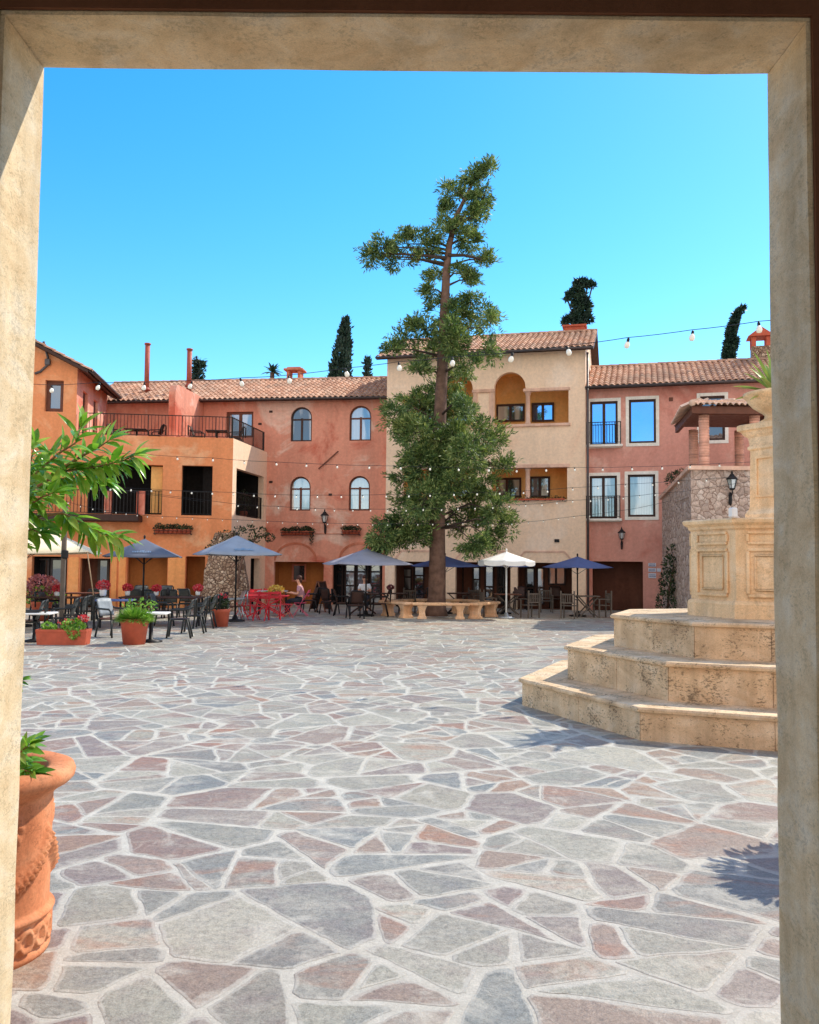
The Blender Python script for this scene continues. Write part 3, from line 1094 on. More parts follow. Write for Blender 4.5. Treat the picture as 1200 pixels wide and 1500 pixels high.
sh = [(0.41, 1.9), (0.41, Z4 + 0.1), (0.365, Z4 + 0.16), (0.35, Z4 + 0.2), (0.335, 3.35), (0.37, 3.37), (0.37, 3.40), (0.34, 3.42), (0.36, 3.52), (0.42, 3.56), (0.45, 3.60), (0.50, 3.62), (0.50, 3.685), (0.47, 3.7)]
mb.lathe(sh, 4, SHC, SR, False)
cl = mb.build('pillar', 'cast_stone', ft)
mb = MB()
for k in range(4):
    a = SR + PI / 4 + k * PI / 2
    rot = Matrix.Rotation(a + PI / 2, 4, 'Z')
    nrm = Vector((math.cos(a), math.sin(a), 0))
    cen = nrm * (0.34 * math.cos(PI / 4)) + Vector(SHC)
    for dx, cz, sx, sz in ((0, 2.74, 0.3, 0.03), (0, 3.25, 0.3, 0.03), (0.135, 2.995, 0.03, 0.48), (-0.135, 2.995, 0.03, 0.48)):
        mb.box(cen + nrm * 0.008 + rot @ Vector((dx, 0, 0)) + Vector((0, 0, cz)), (sx, 0.024, sz), mat=rot)
mb.build('pillar_panel', 'cast_stone', cl)
BW = (0.17, 0.05, 0)
mb = MB()
mb.lathe([(0.22, 3.701), (0.22, 3.74), (0.16, 3.77), (0.15, 3.82), (0.2, 3.86), (0.3, 3.93), (0.36, 4.0), (0.385, 4.05), (0.42, 4.07), (0.42, 4.11), (0.39, 4.12), (0.36, 4.1), (0.33, 4.04)], 28, BW)
mb.build('urn', 'cast_stone', ft)
mb = MB()
mb.lathe([(0.34, 4.05), (0.05, 4.07)], 20, BW)
mb.build('urn_soil', 'soil', ft)


def blade(mb, base, dirv, length, width, droop=0.3, seg=6, side=None, fold=0.25, tip=0.0):
    d = Vector(dirv).normalized()
    p = Vector(base)
    w = side or d.cross(Vector((0, 0, 1)))
    if w.length < 0.05:
        w = Vector((1, 0, 0))
    w = w.normalized()
    vs = []
    for i in range(seg + 1):
        t = i / seg
        wd = width * math.sin(PI * (0.12 + 0.88 * t)) ** 0.8 if t < 1 else tip
        nrm = w.cross(d).normalized()
        vs += [p - w * wd / 2 + nrm * wd * fold, p, p + w * wd / 2 + nrm * wd * fold]
        d = (d + Vector((0, 0, -droop / seg))).normalized()
        p = p + d * (length / seg)
    fs = []
    for i in range(seg):
        a = i * 3
        fs += [(a, a + 1, a + 4, a + 3), (a + 1, a + 2, a + 5, a + 4)]
    mb.add(vs, fs, True)


ag = thing('agave_plant', 'variegated agave with long pointed leaves in the fountain urn', 'plant', FC + Vector(BW) + Vector((0, 0, 4.06)))
mb = MB()
for i in range(34):
    a = 2 * PI * i * 0.381966 + R.uniform(-0.2, 0.2)
    t = i / 34
    el = math.radians(82 - 74 * t + R.uniform(-6, 6))
    dv = Vector((math.cos(a) * math.cos(el), math.sin(a) * math.cos(el), math.sin(el)))
    blade(mb, dv * 0.03 + Vector((0, 0, 0.0)), dv, R.uniform(0.5, 0.72), R.uniform(0.055, 0.085), 0.15 + 0.5 * t, 8, fold=0.3)
mb.build('leaves', 'agave', ag)
wb = gnd(1074, 850) if False else at(1074, 757, 10.75)
mb = MB()
mb.box((0, 0, 0.06), (0.085, 0.085, 0.12), 0.4, bev=0.012)
o = mb.build('white_block', 'white')
o.location = (wb.x, wb.y, Z4 + 0.002)
tag(o, 'small white block standing on the rim of the fountain basin', 'block')

# ------------------------------------------------------------------ peach house (three storeys, loggias)
A0 = at(565.5, 700, 38.25)
TW = Frame((A0.x, A0.y), math.radians(-14))
tw = thing('apartment_house', 'tall peach stucco house with two loggia floors above a dark arcade', 'house', TW.o, TW.ang)
W = TW.uv(858, 700)[0]
ze = TW.uv(700, 514)[1]
holes = []
uc = TW.uv(708, 650)[0]
ua0, zA0, ua1, zA1 = TW.rect(724, 545, 770, 622)
ur1 = TW.uv(833, 600)[0]
zrt = TW.uv(800, 571.5)[1]
r = (ua1 - ua0) / 2
upp = [(ua0, zA0), (ur1, zA0), (ur1, zrt), (ua1 + 0.02, zrt)] + [((ua0 + ua1) / 2 + r * math.cos(PI * k / 14), zA1 - r + r * math.sin(PI * k / 14)) for k in range(0, 15)]
uppm = [(2 * uc - x, z) for x, z in upp][::-1]
lo = TW.rect(720, 683.5, 831, 732)
low = shape('rect', *lo)
lowm = [(2 * uc - x, z) for x, z in low][::-1]
gz = TW.uv(700, 823.5)[1]
gopen = [TW.uv(a, 850)[0] for a in (578, 653, 667, 748, 758, 838)]
gs = [shape('rect', gopen[i], -0.08, gopen[i + 1], gz) for i in (0, 2, 4)]
DT = 8.0
zr_t = ze + 0.4 * DT / 2
house_shell(tw, W, ze, DT, zr_t, [upp, uppm, low, lowm] + gs, 'peach', 0.28)
gable_roof(tw, 0, W, 0, ze, DT / 2, zr_t, DT, 0.5, 0.35)
um = 2 * uc
for (x0, x1, z0, z1) in ((ua0 - 0.15, ur1 + 0.02, zA0 - 0.05, zA1 + 0.15), (um - ur1 - 0.02, um - ua0 + 0.15, zA0 - 0.05, zA1 + 0.15), (lo[0] - 0.05, lo[2] + 0.02, lo[1] - 0.05, lo[3] + 0.1), (um - lo[2] - 0.02, um - lo[0] + 0.05, lo[1] - 0.05, lo[3] + 0.1)):
    recess(tw, 'loggia', 'ochre', x0, x1, z0, z1, 0.281, 1.7)
# columns, pilasters, sills, lintel bands
for zb, zt, mir in ((zA0, zrt, 0), (zA0, zrt, 1), (lo[1], lo[3], 0), (lo[1], lo[3], 1)):
    u = (ua1 + TW.uv(776, 600)[0]) / 2
    u = um - u if mir else u
    mb = MB()
    mb.lathe([(0.13, zb), (0.13, zb + 0.08), (0.1, zb + 0.1), (0.09, zt - 0.16), (0.12, zt - 0.14), (0.13, zt - 0.06), (0.15, zt - 0.05), (0.15, zt - 0.001)], 16, (u, 0.13, 0))
    mb.build('column', 'trim_peach', tw)
mb = MB()
for mir in (0, 1):
    f = (lambda x: um - x) if mir else (lambda x: x)
    for (x0, x1, z, h, d) in ((ua0 - 0.1, ur1 + 0.08, zA0, 0.12, 0.09), (ua1 - 0.1, ur1 + 0.06, zrt + 0.09, 0.13, 0.05), (lo[0] - 0.1, lo[2] + 0.1, lo[3] + 0.09, 0.15, 0.05)):
        a, b = f(x0), f(x1)
        mb.box(((a + b) / 2, -d / 2 + 0.004, z - h / 2 + 0.005), (abs(b - a), d, h), bev=0.015)
mb.build('sill_band', 'trim_peach', tw)
pw = (ua0 - (um - ua0))
for k in (0, 1):
    mb = MB()
    u = ua0 - 0.11 if k else um - ua0 + 0.11
    mb.box((u, -0.02, (zA0 + zrt) / 2 + 0.02), (0.17, 0.05, zrt - zA0 + 0.02))
    mb.build('pilaster', 'trim_peach', tw)
mb = MB()
mb.box((uc, -0.03, zrt + 0.06), (pw + 0.06, 0.075, 0.14), bev=0.015)
mb.build('capital_band', 'trim_peach', tw)
for (x0, y0, x1, y1, gm) in ((727, 592, 769, 618, 'glass_mid'), (779, 590, 812, 618, 'glass_sky'), (722, 700, 764, 729, 'glass_mid'), (776, 698, 806, 729, 'glass_curtain')):
    q = TW.rect(x0, y0, x1, y1, 1.68)
    window(tw, ('rect',) + q, 1.68, 'wood_dark', gm, ((0.5,), ()), 0.09)
    qm = (um - q[2], q[1], um - q[0], q[3])
    window(tw, ('rect',) + qm, 1.68, 'wood_dark', gm, ((0.5,), ()), 0.09)
# arcade
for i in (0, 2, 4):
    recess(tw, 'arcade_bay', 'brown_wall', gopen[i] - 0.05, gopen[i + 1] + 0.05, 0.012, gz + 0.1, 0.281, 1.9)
for (x0, y0, x1, y1, gm, bars) in ((588, 832, 604, 886, 'glass_mid', ((), (0.4, 0.75))), (606, 829, 622, 886, 'glass_dark', ((), (0.4, 0.75))), (630, 832, 646, 886, 'glass_mid', ((), (0.4,))),
                                 (668.5, 831, 680, 868, 'glass_curtain', ((), (0.5,))), (692, 830, 704, 868, 'glass_curtain', ((), (0.5,))), (710, 827, 724, 886, 'glass_mid', ((), (0.45,))), (728, 827, 744, 886, 'glass_dark', ((), (0.45,))),
                                 (769, 831, 784, 886, 'glass_dark', ((), (0.45,))), (786, 831, 798, 886, 'glass_mid', ((), (0.45,))), (803, 829, 829, 857, 'glass_curtain', ((0.45,), ()))):
    q = TW.rect(x0, y0, x1, y1, 1.88)
    window(tw, ('rect', q[0], max(q[1], 0.02), q[2], q[3]), 1.88, 'wood_dark', gm, bars, 0.07, 'glazed_door' if y1 > 880 else 'window')
for i in (0, 2, 4):
    mb = MB()
    u0, u1 = gopen[i] - 0.12, gopen[i + 1] + 0.12
    zt = TW.uv(790, 808)[1]
    P = [(u0, gz - 0.05), (u0 + 0.42, zt), (u1 - 0.42, zt), (u1, gz - 0.05)]
    for a, b in zip(P[:-1], P[1:]):
        mb.bar((a[0], -0.012, a[1]), (b[0], -0.012, b[1]), 0.03, 0.07, up=Vector((0, 0, 1)))
    mb.build('arch_trim', 'trim_peach', tw)
mb = MB()
u = W + 0.09
mb.tube([(u, -0.05, ze - 0.3), (u, -0.05, 0)], 0.05, 8)
mb.build('downpipe', 'gutter', tw)
q = TW.uv(816, 792)
mb = MB()
mb.box((q[0], -0.03, q[1]), (0.2, 0.08, 0.12), bev=0.01)
mb.build('wall_vent', 'iron', tw)


def leafcloud(mb, c, rad, n, size, asp=0.45, outward=0.6, up=0.2, shell=0.5):
    c = Vector(c)
    if not hasattr(rad, '__len__'):
        rad = (rad, rad, rad)
    for _ in range(n):
        while True:
            p = Vector((R.uniform(-1, 1), R.uniform(-1, 1), R.uniform(-1, 1)))
            if 0.02 < p.length < 1:
                break
        p = p.normalized() * (p.length ** shell)
        d = (p * outward + Vector((R.gauss(0, 0.5), R.gauss(0, 0.5), R.gauss(0, 0.5) + up))).normalized()
        q = c + Vector((p.x * rad[0], p.y * rad[1], p.z * rad[2]))
        L = size * R.uniform(0.6, 1.3)
        w = d.cross(Vector((R.gauss(0, 1), R.gauss(0, 1), R.gauss(0, 1))))
        if w.length < 1e-3:
            continue
        w = w.normalized() * L * asp * 0.5
        mb.add([q - d * L * 0.5, q - w + d * L * 0.05, q + d * L * 0.5, q + w + d * L * 0.05], [(0, 1, 2, 3)])


# flowers trailing over the lower loggia sill
ft2 = thing('flower_trough', 'low trailing greenery along the sill of the peach house loggia', 'plant', TW.w(lo[0] + 0.2, -0.12, lo[1] + 0.02), TW.ang)
mb = MB()
for i in range(26):
    t = i / 25
    leafcloud(mb, (t * (lo[2] - lo[0] - 0.3), 0.02, R.uniform(-0.05, 0.08)), (0.12, 0.09, 0.08), 26, 0.07)
mb.build('leaves', 'dark_leaf', ft2)
mb = MB()
mb.box(((lo[2] - lo[0] - 0.3) / 2, 0.0, -0.02), (lo[2] - lo[0] - 0.3, 0.14, 0.06))
mb.build('trough', 'terracotta_red', ft2)
tm = MB()
tm.box((0, 0, 0.0), (0.9, 0.5, 0.5))
tm.box((0, 0, 0.28), (1.1, 0.66, 0.08))
o = tm.build('chimney', 'terracotta_red', tw)
ucx, zcx = TW.uv(842, 480, 4.2)
o.location = (ucx, 4.2, zr_t + 0.05)

# ------------------------------------------------------------------ salmon house
B1 = at(567, 700, 38.9)
angB = math.radians(-8)
Lb = 14.6
MH = Frame((B1.x - Lb * math.cos(angB), B1.y - Lb * math.sin(angB)), angB)
mh = thing('salmon_house', 'long salmon stucco house with arched windows and tiled roof', 'house', MH.o, MH.ang)
Wm = Lb + 0.3
zem = MH.uv(470, 580)[1]
Dm = 7.2
zrm = zem + 0.41 * Dm / 2
aw = [('arch',) + MH.rect(426, 596, 457, 646.5), ('arch',) + MH.rect(512, 594, 544, 645.5), ('arch',) + MH.rect(424.5, 698, 455, 748), ('arch',) + MH.rect(511, 697, 542, 748)]
td = ('rect',) + MH.rect(331.5, 603, 371, 641)
td = ('rect', td[1], max(td[2], 6.62), td[3], td[4])
td2 = ('rect',) + MH.rect(160, 604, 178, 646)
td2 = ('rect', td2[1], 6.62, td2[3], td2[4])
g1 = ('rect',) + MH.rect(401, 823, 474, 884)
g1 = ('rect', g1[1], -0.08, g1[3], g1[4])
g2 = ('rect',) + MH.rect(487, 824, 560, 884)
g2 = ('rect', g2[1], -0.08, g2[3], g2[4])
allm = aw + [td, g1, g2]
house_shell(mh, Wm, zem, Dm, zrm, [shape(*a) for a in allm], 'salmon', 0.2)
gable_roof(mh, 0, Wm, 0, zem, Dm / 2, zrm, Dm, 0.45, 0.0)
for k, a in enumerate(aw):
    window(mh, a, 0.16, 'wood_brown' if k else 'wood_dark', ('glass_dusk', 'glass_mid', 'glass_mid', 'glass_curtain')[k], ((0.5,), (0.64,)), 0.07)
window(mh, td, 0.16, 'wood_brown', 'glass_mid', ((0.5,), ()), 0.11, 'terrace_door')
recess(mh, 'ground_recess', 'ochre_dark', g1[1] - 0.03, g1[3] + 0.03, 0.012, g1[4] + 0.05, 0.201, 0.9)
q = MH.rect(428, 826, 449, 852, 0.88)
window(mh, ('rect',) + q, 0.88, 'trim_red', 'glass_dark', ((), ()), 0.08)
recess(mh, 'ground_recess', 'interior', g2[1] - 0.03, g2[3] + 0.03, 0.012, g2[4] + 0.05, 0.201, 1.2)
for (x0, y0, x1, y1, gm) in ((488, 826, 503, 886, 'glass_dark'), (505, 826, 521, 886, 'glass_mid'), (522, 826, 540, 886, 'glass_curtain'), (542, 826, 559, 886, 'glass_mid')):
    q = MH.rect(x0, y0, x1, y1, 1.15)
    window(mh, ('rect', q[0], 0.02, q[2], q[3]), 1.15, 'wood_dark', gm, ((), (0.45, 0.8)), 0.07, 'glazed_door')
for (x0, x1) in ((403, 463), (497, 557)):
    u0, u1 = MH.uv(x0, 820)[0], MH.uv(x1, 820)[0]
    zs = MH.uv(x0 + 30, 821)[1]
    zc = MH.uv(x0 + 30, 796)[1]
    c, rr = (u0 + u1) / 2, (u1 - u0) / 2
    mb = MB()
    pts = [(c + rr * math.cos(PI * k / 18), zs + (zc - zs) * math.sin(PI * k / 18)) for k in range(19)]
    for a, b in zip(pts[:-1], pts[1:]):
        mb.bar((a[0], -0.012, a[1]), (b[0], -0.012, b[1]), 0.04, 0.1)
    mb.build('arch_trim', 'trim_red', mh)
a_, b_ = MH.uv(467, 687), MH.uv(496, 661)
mb = MB()
mb.bar((a_[0], -0.05, a_[1]), (b_[0], -0.05, b_[1]), 0.05, 0.04)
mb.bar(((a_[0] + b_[0]) / 2, -0.06, (a_[1] + b_[1]) / 2), ((a_[0] + b_[0]) / 2, 0.03, (a_[1] + b_[1]) / 2), 0.04)
mb.build('tie_bar', 'wood_brown', mh)
for x, y in ((397, 603), (381, 621), (397, 706), (484, 724.5)):
    q = MH.uv(x, y)
    mb = MB()
    mb.box((q[0], -0.01, q[1]), (0.16, 0.03, 0.1), bev=0.008)
    mb.build('wall_vent', 'wood_dark', mh)
q0, q1 = MH.uv(462, 782), MH.uv(503, 782)
mb = MB()
mb.tube([(q0[0], -0.02, q0[1]), (q1[0], -0.02, q1[1])], 0.014, 6)
mb.build('conduit', 'trim_red', mh)
# square chimney with a vaulted cap
uc2, zc2 = MH.uv(434, 548, 4.4)
mb = MB()
mb.box((0, 0, 0.15), (0.7, 0.6, 1.1))
for dx in (-0.28, 0.28):
    mb.box((dx, 0, 0.92), (0.14, 0.6, 0.45))
mb.box((0, 0, 1.19), (0.98, 0.82, 0.1), bev=0.02)
mb.box((0, 0, 1.28), (0.7, 0.6, 0.08), bev=0.02)
o = mb.build('chimney', 'trim_red', mh)
o.location = (uc2, 4.2, zrm - 0.55)
# flue pipes
for (x, y0, y1) in ((216.5, 506, 572), (278, 514, 566)):
    uu, zt = MH.uv(x, y0, 1.2)
    zb = MH.uv(x, y1, 1.2)[1]
    mb = MB()
    mb.tube([(0, 0, -0.3), (0, 0, zt - zb)], 0.115, 14)
    mb.tube([(0, 0, zt - zb + 0.03), (0, 0, zt - zb + 0.1)], 0.15, 14)
    mb.tube([(0, 0, zt - zb - 0.02), (0, 0, zt - zb + 0.04)], 0.05, 8)
    mb.lathe([(0.2, -0.02), (0.12, 0.14)], 14)
    o = mb.build('flue_pipe', 'flue', mh)
    o.location = (uu, 1.2, zb)

# ------------------------------------------------------------------ terrace wing
CN = at(341, 690, 35.3)
angW = math.radians(7.3)
Lw = 13.0
WG = Frame((CN.x - Lw * math.cos(angW), CN.y - Lw * math.sin(angW)), angW)
wg = thing('terrace_wing', 'orange stucco wing with open roof terrace, balcony and gabled upper room', 'house', WG.o, WG.ang)
CF = at(390, 690, 39.55)
sd = Vector((CF.x - CN.x, CF.y - CN.y, 0))
angS = math.atan2(sd.y, sd.x)
SDF = Frame((CN.x, CN.y), angS)
zp = WG.uv(300, 641)[1]
zf = zp - 0.12
ub = WG.uv(112, 600)[0]
oa = ('rect',) + WG.rect(266, 682, 311, 755)
ob = ('rect',) + WG.rect(128, 680, 238, 753)
oA = ('rect',) + WG.rect(46, 815, 98, 884)
oB = ('rect',) + WG.rect(117, 818, 161, 884)
oC = ('rect',) + WG.rect(186, 815, 245, 884)
oD = ('rect',) + WG.rect(272, 815, 300, 884)
oA, oB, oC, oD = [(k[0], k[1], -0.08, k[3], k[4]) for k in (oA, oB, oC, oD)]
# upper room gable: front follows the rake
rk = lambda px, py: WG.uv(px, py)
e_z = WG.uv(134, 528)[1]
slope = 0.5
zroom = e_z - 0.22
zri = zroom + slope * ub
wb_ = ('rect',) + WG.rect(66, 557, 93, 603)
outer = [(0, -0.2), (Lw, -0.2), (Lw, zp), (ub, zp), (ub, zroom), (0, zri)]
mb = MB()
wall_front(mb, outer, [shape(*k) for k in (oa, ob, oA, oB, oC, oD, wb_)], 0.3)
# terrace floor and back parapet edge
sl_ = SDF.w(0, 0, 0)
dl = (sd.length)


def loc_of(F, p):
    q = p - F.o
    return q.dot(F.u), q.dot(F.n)


cu, cv = loc_of(WG, Vector((CF.x, CF.y, 0)))
mb.quad((ub, 0.001, zf), (Lw, 0.001, zf), (cu, cv + 0.2, zf), (ub, cv + 1.5, zf))
mb.quad((Lw, 0.2, zp), (Lw, 0, zp), (ub, 0, zp), (ub, 0.2, zp))
mb.quad((Lw, 0.2, zf), (Lw, 0.2, zp), (ub, 0.2, zp), (ub, 0.2, zf))
mb.build('wall', 'orange', wg)
# side wall with opening, in the side frame but parented to the wing
sz0 = ('rect',) + SDF.rect(346, 690, 385, 757)
u_so0, u_so1 = SDF.uv(346, 720)[0], SDF.uv(386, 730)[0]
so_ = ('rect', max(u_so0, 0.25), SDF.uv(360, 757)[1], min(u_so1, dl - 0.3), SDF.uv(360, 690)[1])
sdoor = ('rect', SDF.uv(367, 850)[0], -0.08, SDF.uv(380, 850)[0], SDF.uv(373, 818)[1])
mb = MB()
wall_front(mb, [(0.0, -0.2), (dl + 0.1, -0.2), (dl + 0.1, zp), (0.0, zp)], [shape(*so_), shape(*sdoor)], 0.25)
mb.quad((0, 0, zp), (dl, 0, zp), (dl, 0.2, zp), (0, 0.2, zp))
mb.quad((0, 0.2, zp), (dl, 0.2, zp), (dl, 0.2, zf), (0, 0.2, zf))
so1 = mb.build('side_wall', 'peach', wg)
rel = WG.ang


def put_in(o, F, parent):
    """place a mesh built in frame F under a thing standing in frame WG"""
    u, v = loc_of(WG, F.o)
    o.location = (u, v, 0)
    o.rotation_euler = (0, 0, F.ang - WG.ang)


put_in(so1, SDF, wg)
o = recess(wg, 'loggia', 'interior', so_[1] - 0.05, so_[3] + 0.05, so_[2] - 0.02, so_[4] + 0.06, 0.251, 1.4)
put_in(o, SDF, wg)
o = recess(wg, 'side_door', 'interior', sdoor[1] - 0.02, sdoor[3] + 0.02, 0.012, sdoor[4] + 0.02, 0.251, 0.6)
put_in(o, SDF, wg)
recess(wg, 'loggia', 'interior', oa[1] - 0.03, oa[3] + 0.03, oa[2] - 0.02, oa[4] + 0.05, 0.301, 1.4)
recess(wg, 'loggia', 'interior', ob[1] - 0.03, ob[3] + 0.03, ob[2] - 0.02, ob[4] + 0.05, 0.301, 1.8)
mb = MB()
k = WG.rect(222, 682, 236, 752)
mb.box((k[2] - 0.22, 0.62, (k[1] + k[3]) / 2), (0.44, 0.6, k[3] - k[1] - 0.02))
mb.build('inner_wall', 'ochre', wg)
for kk, mt, dp in ((oA, 'interior', 0.9), (oB, 'brown_wall', 0.7), (oC, 'ochre_dark', 0.5), (oD, 'ochre_dark', 0.5)):
    recess(wg, 'ground_recess', mt, kk[1] - 0.03, kk[3] + 0.03, 0.012, kk[4] + 0.05, 0.301, 0.301 + dp)
for (x0, x1, gm) in ((50, 72, 'glass_dark'), (74, 96, 'glass_dark')):
    q = WG.rect(x0, 818, x1, 884, 1.15)
    window(wg, ('rect', q[0], 0.02, q[2], q[3]), 1.15, 'gutter', gm, ((), (0.4,)), 0.07, 'glazed_door')
q = WG.rect(143, 818, 160, 884, 0.95)
window(wg, ('rect', q[0], 0.02, q[2], q[3]), 0.95, 'wood_grey', 'glass_dark', ((), (0.4,)), 0.09, 'glazed_door')
window(wg, wb_, 0.24, 'wood_brown', 'glass_mid', ((), ()), 0.16)
# coloured pilasters on the ground floor
for x0, x1 in ((100, 115), (163, 171), (174, 184), (246, 271)):
    mb = MB()
    u0, u1 = WG.uv(x0, 850)[0], WG.uv(x1, 850)[0]
    zt = WG.uv(x0, 816)[1]
    mb.box(((u0 + u1) / 2, -0.02, zt / 2), (u1 - u0, 0.05, zt))
    mb.build('pilaster', 'ochre_warm', wg)
# balcony
b0, b1 = WG.uv(80, 757)[0] - 1.5, WG.uv(209, 757)[0]
zbt, zbb = WG.uv(150, 753, -0.9)[1], WG.uv(150, 763, -0.9)[1]
mb = MB()
mb.box(((b0 + b1) / 2, -0.46, (zbt + zbb) / 2), (b1 - b0, 0.9, zbt - zbb), bev=0.02)
bal = mb.build('balcony', 'wood_dark', wg)
zrt_ = WG.uv(150, 718, -0.9)[1]
railing(bal, (b0 + 0.05, -0.86), (b1 - 0.05, -0.86), zbt, zrt_)
for x0, x1 in ((153, 163), (200, 212)):
    mb = MB()
    u0, u1 = WG.uv(x0, 735, -0.8)[0], WG.uv(x1, 735, -0.8)[0]
    mb.box(((u0 + u1) / 2, -0.74, (zbt + zrt_) / 2), (u1 - u0, 0.16, zrt_ - zbt))
    mb.build('balcony_post', 'salmon', bal)
railing(wg, (oa[1] + 0.03, 0.12), (oa[3] - 0.03, 0.12), oa[2], oa[2] + 0.95)
railing(wg, (ob[1] + 0.03, 0.2), (ob[3] - 0.03, 0.2), ob[2], ob[2] + 0.95)
# roof terrace railing, front and side
zrail = WG.uv(250, 608)[1]
railing(wg, (ub + 0.1, 0.1), (Lw - 0.05, 0.1), zp, zrail)
o = railing(wg, (0.1, 0.1), (dl - 0.1, 0.1), zp, zrail)
put_in(o, SDF, wg)
o = railing(wg, (so_[1] + 0.03, 0.1), (so_[3] - 0.03, 0.1), so_[2], so_[2] + 0.95)
put_in(o, SDF, wg)
# divider on the terrace
d0, d1 = at(256, 620, 36.7), at(294, 620, 39.75)
p0, p1 = loc_of(WG, d0), loc_of(WG, d1)
mb = MB()
th = 0.28
dd = Vector((p1[0] - p0[0], p1[1] - p0[1], 0)).normalized()
nn = Vector((dd.y, -dd.x, 0))
ztop = MH.uv(262, 581)[1] - 0.1
prof = [(0, zf), (0, ztop - 0.35), (0.15, ztop - 0.05), (0.4, ztop), (3.6, ztop), (3.6, zf)]
base = Vector((p0[0], p0[1], 0))
L1 = [base + dd * a + Vector((0, 0, z)) for a, z in prof]
L2 = [q - nn * th for q in L1]
n = len(prof)
mb.add(L1 + L2, [tuple(range(n)), tuple(range(2 * n - 1, n - 1, -1))] + [(i, n + i, n + (i + 1) % n, (i + 1) % n) for i in range(n)])
mb.build('dividing_wall', 'salmon', wg)
# gabled upper room: side wall, roof
depth_r = 5.6
rd = ('rect', 1.0, zf + 0.02, 1.85, zf + 2.05)
rd2 = ('rect', 2.9, zf + 0.02, 3.75, zf + 2.05)
mb = MB()
wall_front(mb, [(0, zf), (depth_r, zf), (depth_r, zroom), (0, zroom)], [shape(*rd), shape(*rd2)], 0.2)
rm = mb.build('upper_room_wall', 'salmon', wg)
rm.location = (ub, 0, 0)
rm.rotation_euler = (0, 0, PI / 2)
for k in (rd, rd2):
    w_ = window(wg, k, 0.16, 'wood_brown', 'glass_mid', ((), ()), 0.12, 'terrace_door')
    w_.location = (ub, 0, 0)
    w_.rotation_euler = (0, 0, PI / 2)
# roof of the room: ridge runs back (local v); slope falls to +u
rr_ = thing('tmp', '', '')
bpy.data.objects.remove(rr_)
holder = bpy.data.objects.new('roof', bpy.data.meshes.new('roof'))
mb = MB()
ov = 0.5
uo = 0.45
za = zroom - slope * ov
pts = [(ub + ov, -uo, za), (ub + ov, depth_r, za), (0, depth_r, zri), (0, -uo, zri)]
mb.add(pts + [(x, y, z - 0.12) for x, y, z in pts], [(0, 1, 2, 3), (7, 6, 5, 4), (0, 4, 5, 1), (1, 5, 6, 2), (2, 6, 7, 3), (3, 7, 4, 0)])
bpy.data.objects.remove(holder)
rf = mb.build('roof', 'wood_dark', wg)
tl = roof_slope(rf, 'roof_tiles', -uo, depth_r, -0.06 - ov, za - 0.01, ub, zri + 0.02)
# built along x; turn it so that its eave lies on the +u side
tl.rotation_euler = (0, 0, PI / 2)
tl.location = (ub, 0, 0)
mb = MB()
pp = []
for vv in (-uo, depth_r - 0.3):
    pp += [(ub + ov + 0.12 + 0.085 * math.cos(PI + PI * k / 6), vv, za + 0.085 * math.sin(PI + PI * k / 6)) for k in range(7)]
mb.add(pp, [(k, k + 1, 7 + k + 1, 7 + k) for k in range(6)], True)
go = mb.build('gutter', 'gutter', wg)
md = go.modifiers.new('solid', 'SOLIDIFY')
md.thickness = 0.012
j0, j1, j2, j3 = WG.uv(66, 502), WG.uv(71, 535), WG.uv(60, 545), WG.uv(52, 548)
mb = MB()
mb.tube([(j0[0], -0.2, j0[1]), (j1[0], -0.1, j1[1] + 0.3), (j1[0], -0.08, j1[1]), (j2[0], -0.08, j2[1]), (j3[0], -0.08, j3[1])], 0.05, 8)
mb.box((j1[0], -0.1, j1[1] + 0.1), (0.2, 0.16, 0.25), bev=0.02)
mb.build('downpipe', 'gutter', wg)

# ------------------------------------------------------------------ pink house
C1 = at(859, 700, 36.7)
PH = Frame((C1.x, C1.y), math.radians(-15))
ph = thing('pink_house', 'pink stucco house with tall white framed windows and wide garage opening', 'house', PH.o, PH.ang)
Wp = 11.0
zep = PH.uv(930, 561)[1]
Dp = 7.2
zrp = zep + 0.41 * Dp / 2
ws = [('rect',) + PH.rect(864.5, 588, 905, 652), ('rect',) + PH.rect(921.5, 585, 961, 649), ('rect',) + PH.rect(864, 697, 904, 760), ('rect',) + PH.rect(920, 695, 960, 757), ('rect',) + PH.rect(1026, 580, 1062, 645), ('rect',) + PH.rect(1026, 690, 1062, 752)]
gg = ('rect',) + PH.rect(868, 822.5, 942, 884)
gg = ('rect', gg[1], -0.08, gg[3], gg[4])
house_shell(ph, Wp, zep, Dp, zrp, [shape(*k) for k in ws + [gg]], 'pink', 0.2)
gable_roof(ph, 0, Wp, 0, zep, Dp / 2, zrp, Dp, 0.45, 0.0)
for i, k in enumerate(ws):
    dbl = i in (0, 2)
    window(ph, k, 0.12, 'wood_dark', ('glass_sky', 'glass_sky', 'glass_curtain', 'glass_curtain', 'glass_dark', 'glass_mid')[i], ((0.5,), ()) if dbl else ((), ()), 0.09)
    surround(ph, k, 0.13, 'trim')
    if dbl:
        mb = MB()
        mb.box(((k[1] + k[3]) / 2, -0.14, k[2] - 0.05), (k[3] - k[1] + 0.4, 0.3, 0.1), bev=0.02)
        mb.build('window_sill', 'trim', ph)
        railing(ph, (k[1] - 0.12, -0.24), (k[3] + 0.12, -0.24), k[2] + 0.02, k[2] + 0.92, step=0.11)
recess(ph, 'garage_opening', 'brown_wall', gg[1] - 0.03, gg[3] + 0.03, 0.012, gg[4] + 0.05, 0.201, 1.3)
uc3, zc3 = PH.uv(1114, 522, 3.9)
mb = MB()
mb.box((0, 0, 0.1), (0.75, 0.75, 1.5))
mb.build('chimney', 'rubble_small', ph).location = (uc3, 3.9, zrp - 0.2)
mb = MB()
